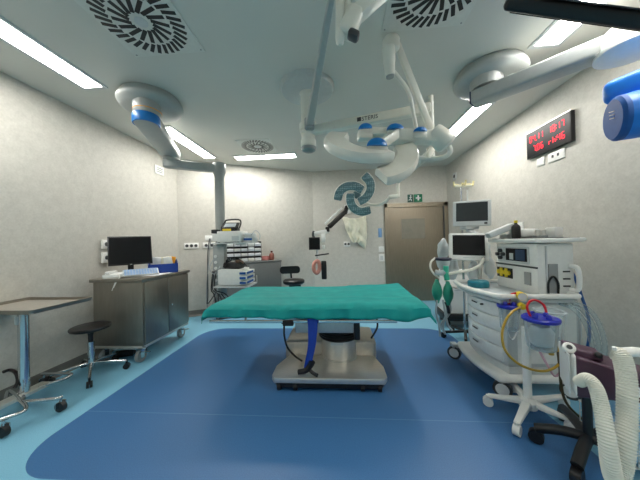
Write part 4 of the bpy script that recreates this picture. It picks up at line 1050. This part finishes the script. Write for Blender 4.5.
# IV pole behind the machine
ip = atz(462, 333, 0.0)
ip = V((1.66, 3.35, 0))
t = thing('drip_stand', 'tall steel drip stand with yellow hooks behind the upper patient monitor', 'drip stand', ip)
MB().cyl((0, 0, .08), (0, 0, 2.03), .014, seg=14).build('pole', CHROME, t)
MB().cyl((.09, .02, 1.5), (.09, .02, 1.98), .01, seg=10).build('side_rod', OFFW, t)
MB().beam((-.08, 0, 2.03), (.14, 0, 2.03), .03, .03).build('crossbar', CREAM, t, bevel=.008)
for (x, y) in ((-.08, 0), (.02, -.07), (.05, .07), (.14, 0)):
    MB().tube([(x*.3, y*.3, 2.04), (x*.8, y*.8, 2.05), (x*1.05, y*1.05, 2.03), (x*1.15, y*1.15, 2.09)], .012, 8, 4).build('hook', mat('hook_yellow', (226, 214, 160), .4), t)
for k in range(5):
    a = 2*PI*k/5 + .5; e = V((.27*math.cos(a), .27*math.sin(a), .075))
    lg = MB().beam((0, 0, .10), e, .035, .03).build('leg', BLACK, t, bevel=.006)
    MB().cyl(V((e.x, e.y, .035))+V((-.016*math.sin(a), .016*math.cos(a), 0)), V((e.x, e.y, .035))-V((-.016*math.sin(a), .016*math.cos(a), 0)), .035, seg=14).build('caster', BLACK, lg)

# white device on the floor behind
wd = V((1.86, 3.95, 0))
t = thing('white_trolley', 'white boxy trolley with black bumper behind the hanging green bags', 'trolley', wd, -.1)
MB().add([(-.25, -.2, .2), (.25, -.2, .2), (.25, .2, .2), (-.25, .2, .2), (-.20, -.14, .80), (.25, -.14, .80), (.25, .2, .80), (-.20, .2, .80)], [(3, 2, 1, 0), (4, 5, 6, 7), (0, 1, 5, 4), (1, 2, 6, 5), (2, 3, 7, 6), (3, 0, 4, 7)]).build('body', WHITE, t, bevel=.02)
MB().b2((-.28, -.235, .10), (.28, .23, .21)).build('bumper', BLACK, t, bevel=.02)
MB().b2((-.21, -.15, .80), (.26, .21, .83)).build('lid', OFFW, t, bevel=.008)
for x in (-.2, .2):
    for y in (-.16, .16): MB().cyl((x-.015, y, .05), (x+.015, y, .05), .05, seg=16).build('caster', BLACK, t)
MB().b2((-.12, -.196, .55), (.12, -.16, .57)).build('seam', PALEG, t)

# ------------------------------------------------------------------ suction trolley
sp = atz(528, 403, .10); sp.z = 0
t = thing('suction_trolley', 'white five-legged suction stand with blue-lidded clear jars', 'suction stand', sp)
for k, (ex, ey) in enumerate([tuple((atz(px, py, .035)-sp)[:2]) for px, py in ((488, 401), (517, 430), (571, 427), (564, 402), (513, 388))]):
    e = V((ex, ey, .085)); n_ = V((-ey, ex, 0)).normalized()
    m = MB(); rs = []
    for q, (wd_, zz, hh) in enumerate(((.034, .115, .045), (.026, .095, .032), (.02, .08, .022))):
        p = V((ex*q/2, ey*q/2, zz)); rs.append([p+n_*wd_, p+n_*wd_*.8+V((0, 0, hh*.5)), p-n_*wd_*.8+V((0, 0, hh*.5)), p-n_*wd_, p-n_*wd_*.9-V((0, 0, hh*.4)), p+n_*wd_*.9-V((0, 0, hh*.4))])
    lg = m.rings(rs).build('leg', WHITE, t, bevel=.004)
    cc = V((ex, ey, .035)); cs = MB(); cs.cyl(cc-n_*.02, cc+n_*.02, .035, seg=18); cs.cyl(cc+V((0, 0, .02)), e, .014, seg=10)
    cs.build('caster', WHITE, lg)
MB().cyl((0, 0, .12), (0, 0, .66), .026, seg=24).build('column', WHITE, t)
MB().lathe((0, 0, .075), [(.0, 0), (.055, 0), (.055, .045), (.035, .07), (0, .07)], 24).build('hub', WHITE, t)
J1, J2, J3 = V((1.415, 1.82, 0))-sp, V((1.385, 2.09, 0))-sp, V((1.595, 1.97, 0))-sp
MB().beam(V((0, 0, .64)), J1+V((0, .10, .64)) if (J1+V((0, .10, 0))).length > .03 else V((-.06, .0, .64)), .05, .04).build('jar_bracket', WHITE, t, bevel=.006)
MB().beam(V((0, 0, .62)), J3+V((-.07, 0, .62)), .05, .04).build('jar_bracket', WHITE, t, bevel=.006)
def jar(c, r, zt, h, lid=True):
    o = MB().lathe(c, [(r*.72, zt-h), (r*.8, zt-h+.01), (r*.92, zt-.02), (r*.94, zt)], 32)
    o.lathe(c, [(0, zt-h+.001), (r*.72, zt-h)], 32)
    o = o.build('jar', CLEAR, t)
    if lid:
        MB().lathe(c, [(0, zt-.005), (r, zt-.005), (r*1.05, zt+.0), (r*1.05, zt+.016), (r*.96, zt+.024), (r*.9, zt+.02), (0, zt+.022)], 36).build('lid', BLUELID, o)
        for k in range(4): a = k*1.6+.3; MB().lathe(c+V((.5*r*math.cos(a), .5*r*math.sin(a), zt+.02)), [(.016, 0), (.016, .02), (.010, .03), (0, .03)], 12).build('lid_port', BLUELID, o)
    else:
        MB().tube([c+V((r*.96*math.cos(a), r*.96*math.sin(a), zt)) for a in [2*PI*i/28 for i in range(28)]], .008, 8, close=True).build('rim', CLEARW, o)
    return o
j1 = jar(J1, .102, .74, .20); j2 = jar(J2, .078, .76, .18); j3 = jar(J3, .095, .76, .2, False)
liner = MB().lathe(J1, [(.05, .70), (.076, .66), (.07, .58), (.05, .56), (0, .555)], 24).build('liner', CLEARW, j1)
w1 = lambda p: V(p)
MB().tube([J1+V((-.05, .02, .755)), J1+V((-.065, .03, .83)), J1+V((-.02, .03, .875)), J1+V((.04, .02, .84)), J1+V((.055, .01, .76))], .008, 10, 7).build('red_tube', RED, t)
MB().tube([J2+V((.0, 0, .78)), J2+V((.01, -.01, .86)), J2+V((.04, -.03, .88))], .008, 10, 6).build('red_tube', RED, t)
gc_ = J2+V((.06, -.05, .86))
MB().cone([(gc_+V((.01, .03, 0)), .032), (gc_-V((.01, .03, 0)), .032)], 26).build('gauge_case', YELLB, t)
MB().cone([(gc_-V((.01, .03, 0)), .029), (gc_-V((.011, .033, 0)), .029)], 24).build('gauge_face', PALEG, t)
MB().cone([(gc_+V((-.02, -.02, -.065)), .022), (gc_+V((-.03, -.06, -.07)), .024)], 18).build('regulator_knob', YELLB, t)
MB().cyl(gc_+V((0, .02, -.03)), gc_+V((0, .02, -.14)), .014, seg=12).build('regulator_stem', STEEL, t)
Q = lambda x, y, d_: at(x, y, d_)-sp
MB().tube([Q(521, 307, 1.86), Q(512, 312, 1.82), Q(505, 322, 1.80), Q(502, 335, 1.78), Q(505, 350, 1.76), Q(516, 362, 1.74), Q(530, 369, 1.72), Q(545, 371, 1.72), Q(557, 366, 1.74), Q(560, 358, 1.8), Q(556, 344, 1.9), Q(556, 334, 1.95)], .0085, 9, 6).build('yellow_hose', YELL, t)
MB().tube([Q(558, 352, 1.78), Q(560, 368, 1.74), Q(561, 384, 1.74), Q(565, 400, 1.74), Q(574, 412, 1.72), Q(590, 424, 1.68), Q(606, 430, 1.6)], .009, 9, 6).build('power_cord', mat('cord_olive', (70, 62, 38), .5), t)
MB().tube([Q(534, 340, 1.84), Q(540, 352, 1.80), Q(548, 366, 1.76), Q(555, 376, 1.76), Q(562, 370, 1.78), Q(564, 362, 1.86)], .008, 8, 6).build('pink_tube', mat('tube_pale_pink', (206, 170, 186), .4), t)
MB().tube([Q(510, 320, 1.9), Q(507, 330, 1.9), Q(512, 340, 1.88), Q(518, 332, 1.9)], .006, 7, 6).build('clear_tube', CLEARW, t)
# gauge of fluid tinted hose in the big jar
MB().cyl(J3+V((-.06, -.06, .60)), J3+V((-.05, -.07, .46)), .016, seg=12).build('yellow_probe', YELL, t)

# ------------------------------------------------------------------ forced air warmer
wc = at(595, 373, 1.28)
t = thing('air_warmer', 'purple and white patient air warmer unit with ribbed white hose at the lower right', 'air warmer', (wc.x, wc.y, 0))
base = V((wc.x, wc.y, 0))
hd = (RT*.82-FW*.57); hd.z = 0; hd.normalize(); hn = V((-hd.y, hd.x, 0))
Z = wc.z
def wbox(a, b, prof, name, m_, bev=.02):
    "hull running along hd from a to b; prof gives (across, up) at both ends"
    m = MB(); rs = []
    for s_, pr in ((a, prof[0]), (b, prof[1])): rs.append([hd*s_ + hn*x + V((0, 0, Z+z)) for x, z in pr])
    return m.rings(rs).build(name, m_, t, bevel=bev, seg=3)
wbox(-.09, .19, ([(-.10, -.11), (.10, -.11), (.10, .10), (-.09, .10)], [(-.10, -.05), (.10, -.04), (.10, .05), (-.09, .05)]), 'housing', PURP, .014)
wbox(-.12, .02, ([(-.06, .09), (.06, .09), (.06, .135), (-.05, .135)], [(-.06, .085), (.06, .085), (.06, .115), (-.05, .115)]), 'top_block', PURP, .01)
wbox(-.112, -.086, ([(-.075, -.07), (.08, -.07), (.08, .09), (-.075, .09)], [(-.106, -.115), (.102, -.115), (.102, .115), (-.1, .115)]), 'front_grille', WHITE, .025)
wbox(-.118, -.112, ([(-.107, -.10), (.104, -.10), (.104, .11), (-.102, .11)], [(-.107, -.10), (.104, -.10), (.104, .11), (-.102, .11)]), 'grille_seam', PALEG, .002)
k0 = hd*(-.105)+V((0, 0, Z+.140))-hn*.01
MB().lathe(k0-hn*.03+V((0, 0, -.02)), [(.027, 0), (.027, .02), (.02, .026), (0, .026)], 22, -hn+V((0, 0, .7))).build('knob', WHITE, t)
MB().lathe(k0-hn*.03+V((0, 0, -.02))+(-hn+V((0, 0, .7))).normalized()*.026, [(.010, 0), (.012, .004), (0, .004)], 16, -hn+V((0, 0, .7))).build('knob_centre', DARKG, t)
MB().ball(hd*(.0)-hn*.06+V((0, 0, Z+.118)), .016, 12, 8).build('black_button', BLACK, t)
MB().add([hd*s_-hn*.1035+V((0, 0, Z+z)) for s_, z in ((.10, -.035), (.20, -.035), (.20, .012), (.10, .012))], [(0, 1, 2, 3)]).build('rating_label', PAPER, t)
# pole, base and legs
hb2 = atz(588, 437, .16)-base
MB().cyl(V((hb2.x, hb2.y, Z-.07)), V((hb2.x, hb2.y, .13)), .022, seg=14).build('pole', BLACK, t)
hub_ = atz(588, 437, .16)-base; hub_.z = 0
for k, (x, y) in enumerate(((536, 431), (577, 470), (563, 411), (672, 420), (668, 476))):
    e = atz(x, y, .07)-base
    lg = MB().tube([V((hub_.x, hub_.y, .16)), V((hub_.x, hub_.y, .155)).lerp(e+V((0, 0, .05)), .5), e+V((0, 0, .02))], .028, 10, 4).build('leg', BLACK, t)
    dv = V((e.x-hub_.x, e.y-hub_.y, 0)).normalized(); n_ = V((-dv.y, dv.x, 0)); cc = V((e.x, e.y, .04))
    MB().cyl(cc-n_*.022, cc+n_*.022, .04, seg=18).build('caster', BLACK, lg)
# hose with ribs
Q = lambda x, y, d_: at(x, y, d_)-base
hp_ = [Q(579, 382, 1.19), Q(588, 379, 1.13), Q(596, 388, 1.10), Q(602, 410, 1.07), Q(607, 440, 1.03), Q(611, 468, 1.02), Q(616, 482, 1.03), Q(622, 468, 1.04), Q(625.5, 440, 1.05), Q(627, 410, 1.08), Q(626.5, 380, 1.10), Q(622, 358, 1.12), Q(617, 354, 1.14)]
MB().tube(spline(hp_, 20), lambda k: .024 + .009*min(1, k*1.6), 18, rib=.05).build('ribbed_hose', HOSEW, t)
MB().tube([Q(619, 353, 1.13), Q(632, 352, 1.13), Q(648, 353, 1.16)], .022, 14, 4).build('hose_nozzle', WHITE, t)
MB().tube([Q(615, 350, 1.13), Q(614, 347, 1.13)], .008, 8).build('hose_clip', WHITE, t)
# basket with packs
bk = at(637, 420, 1.36)
bo = V((bk.x, bk.y, 0))
MB().tube([bo-base+V((-.17, -.1, .30)), bo-base+V((-.17, .14, .30)), bo-base+V((.2, .14, .30)), bo-base+V((.2, -.1, .30))], .006, 8, close=True).build('basket_rim', STEEL, t)
bw = MB()
for i in range(7): x = -.17+.37*i/6; bw.cyl(bo-base+V((x, -.1, .30)), bo-base+V((x, -.1, .10)), .003, seg=6); bw.cyl(bo-base+V((x, .14, .30)), bo-base+V((x, .14, .10)), .003, seg=6); bw.cyl(bo-base+V((x, -.1, .10)), bo-base+V((x, .14, .10)), .003, seg=6)
for z in (.10, .17, .24):
    bw.cyl(bo-base+V((-.17, -.1, z)), bo-base+V((.2, -.1, z)), .003, seg=6); bw.cyl(bo-base+V((-.17, .14, z)), bo-base+V((.2, .14, z)), .003, seg=6)
bw.build('basket_wires', STEEL, t)
for k, (dz, lb) in enumerate(((.106, 'pale blue wrapped pack lowest in the wire basket'), (.215, 'pale blue wrapped pack in the middle of the wire basket'), (.325, 'pale blue wrapped pack on top in the wire basket'))):
    pk = MB().box((0, 0, .05), (.30, .2, .10), rz=.06*k).build('wrapped_pack', LBLUE, None, bevel=.02); pk.location = bo+V((.015, .02, dz))
    tag(pk, lb, 'pack', 'pale blue packs in the wire basket')

wld = bpy.data.worlds.new('world'); SC.world = wld; wld.use_nodes = True
wld.node_tree.nodes['Background'].inputs['Color'].default_value = (.5, .55, .6, 1); wld.node_tree.nodes['Background'].inputs['Strength'].default_value = .1
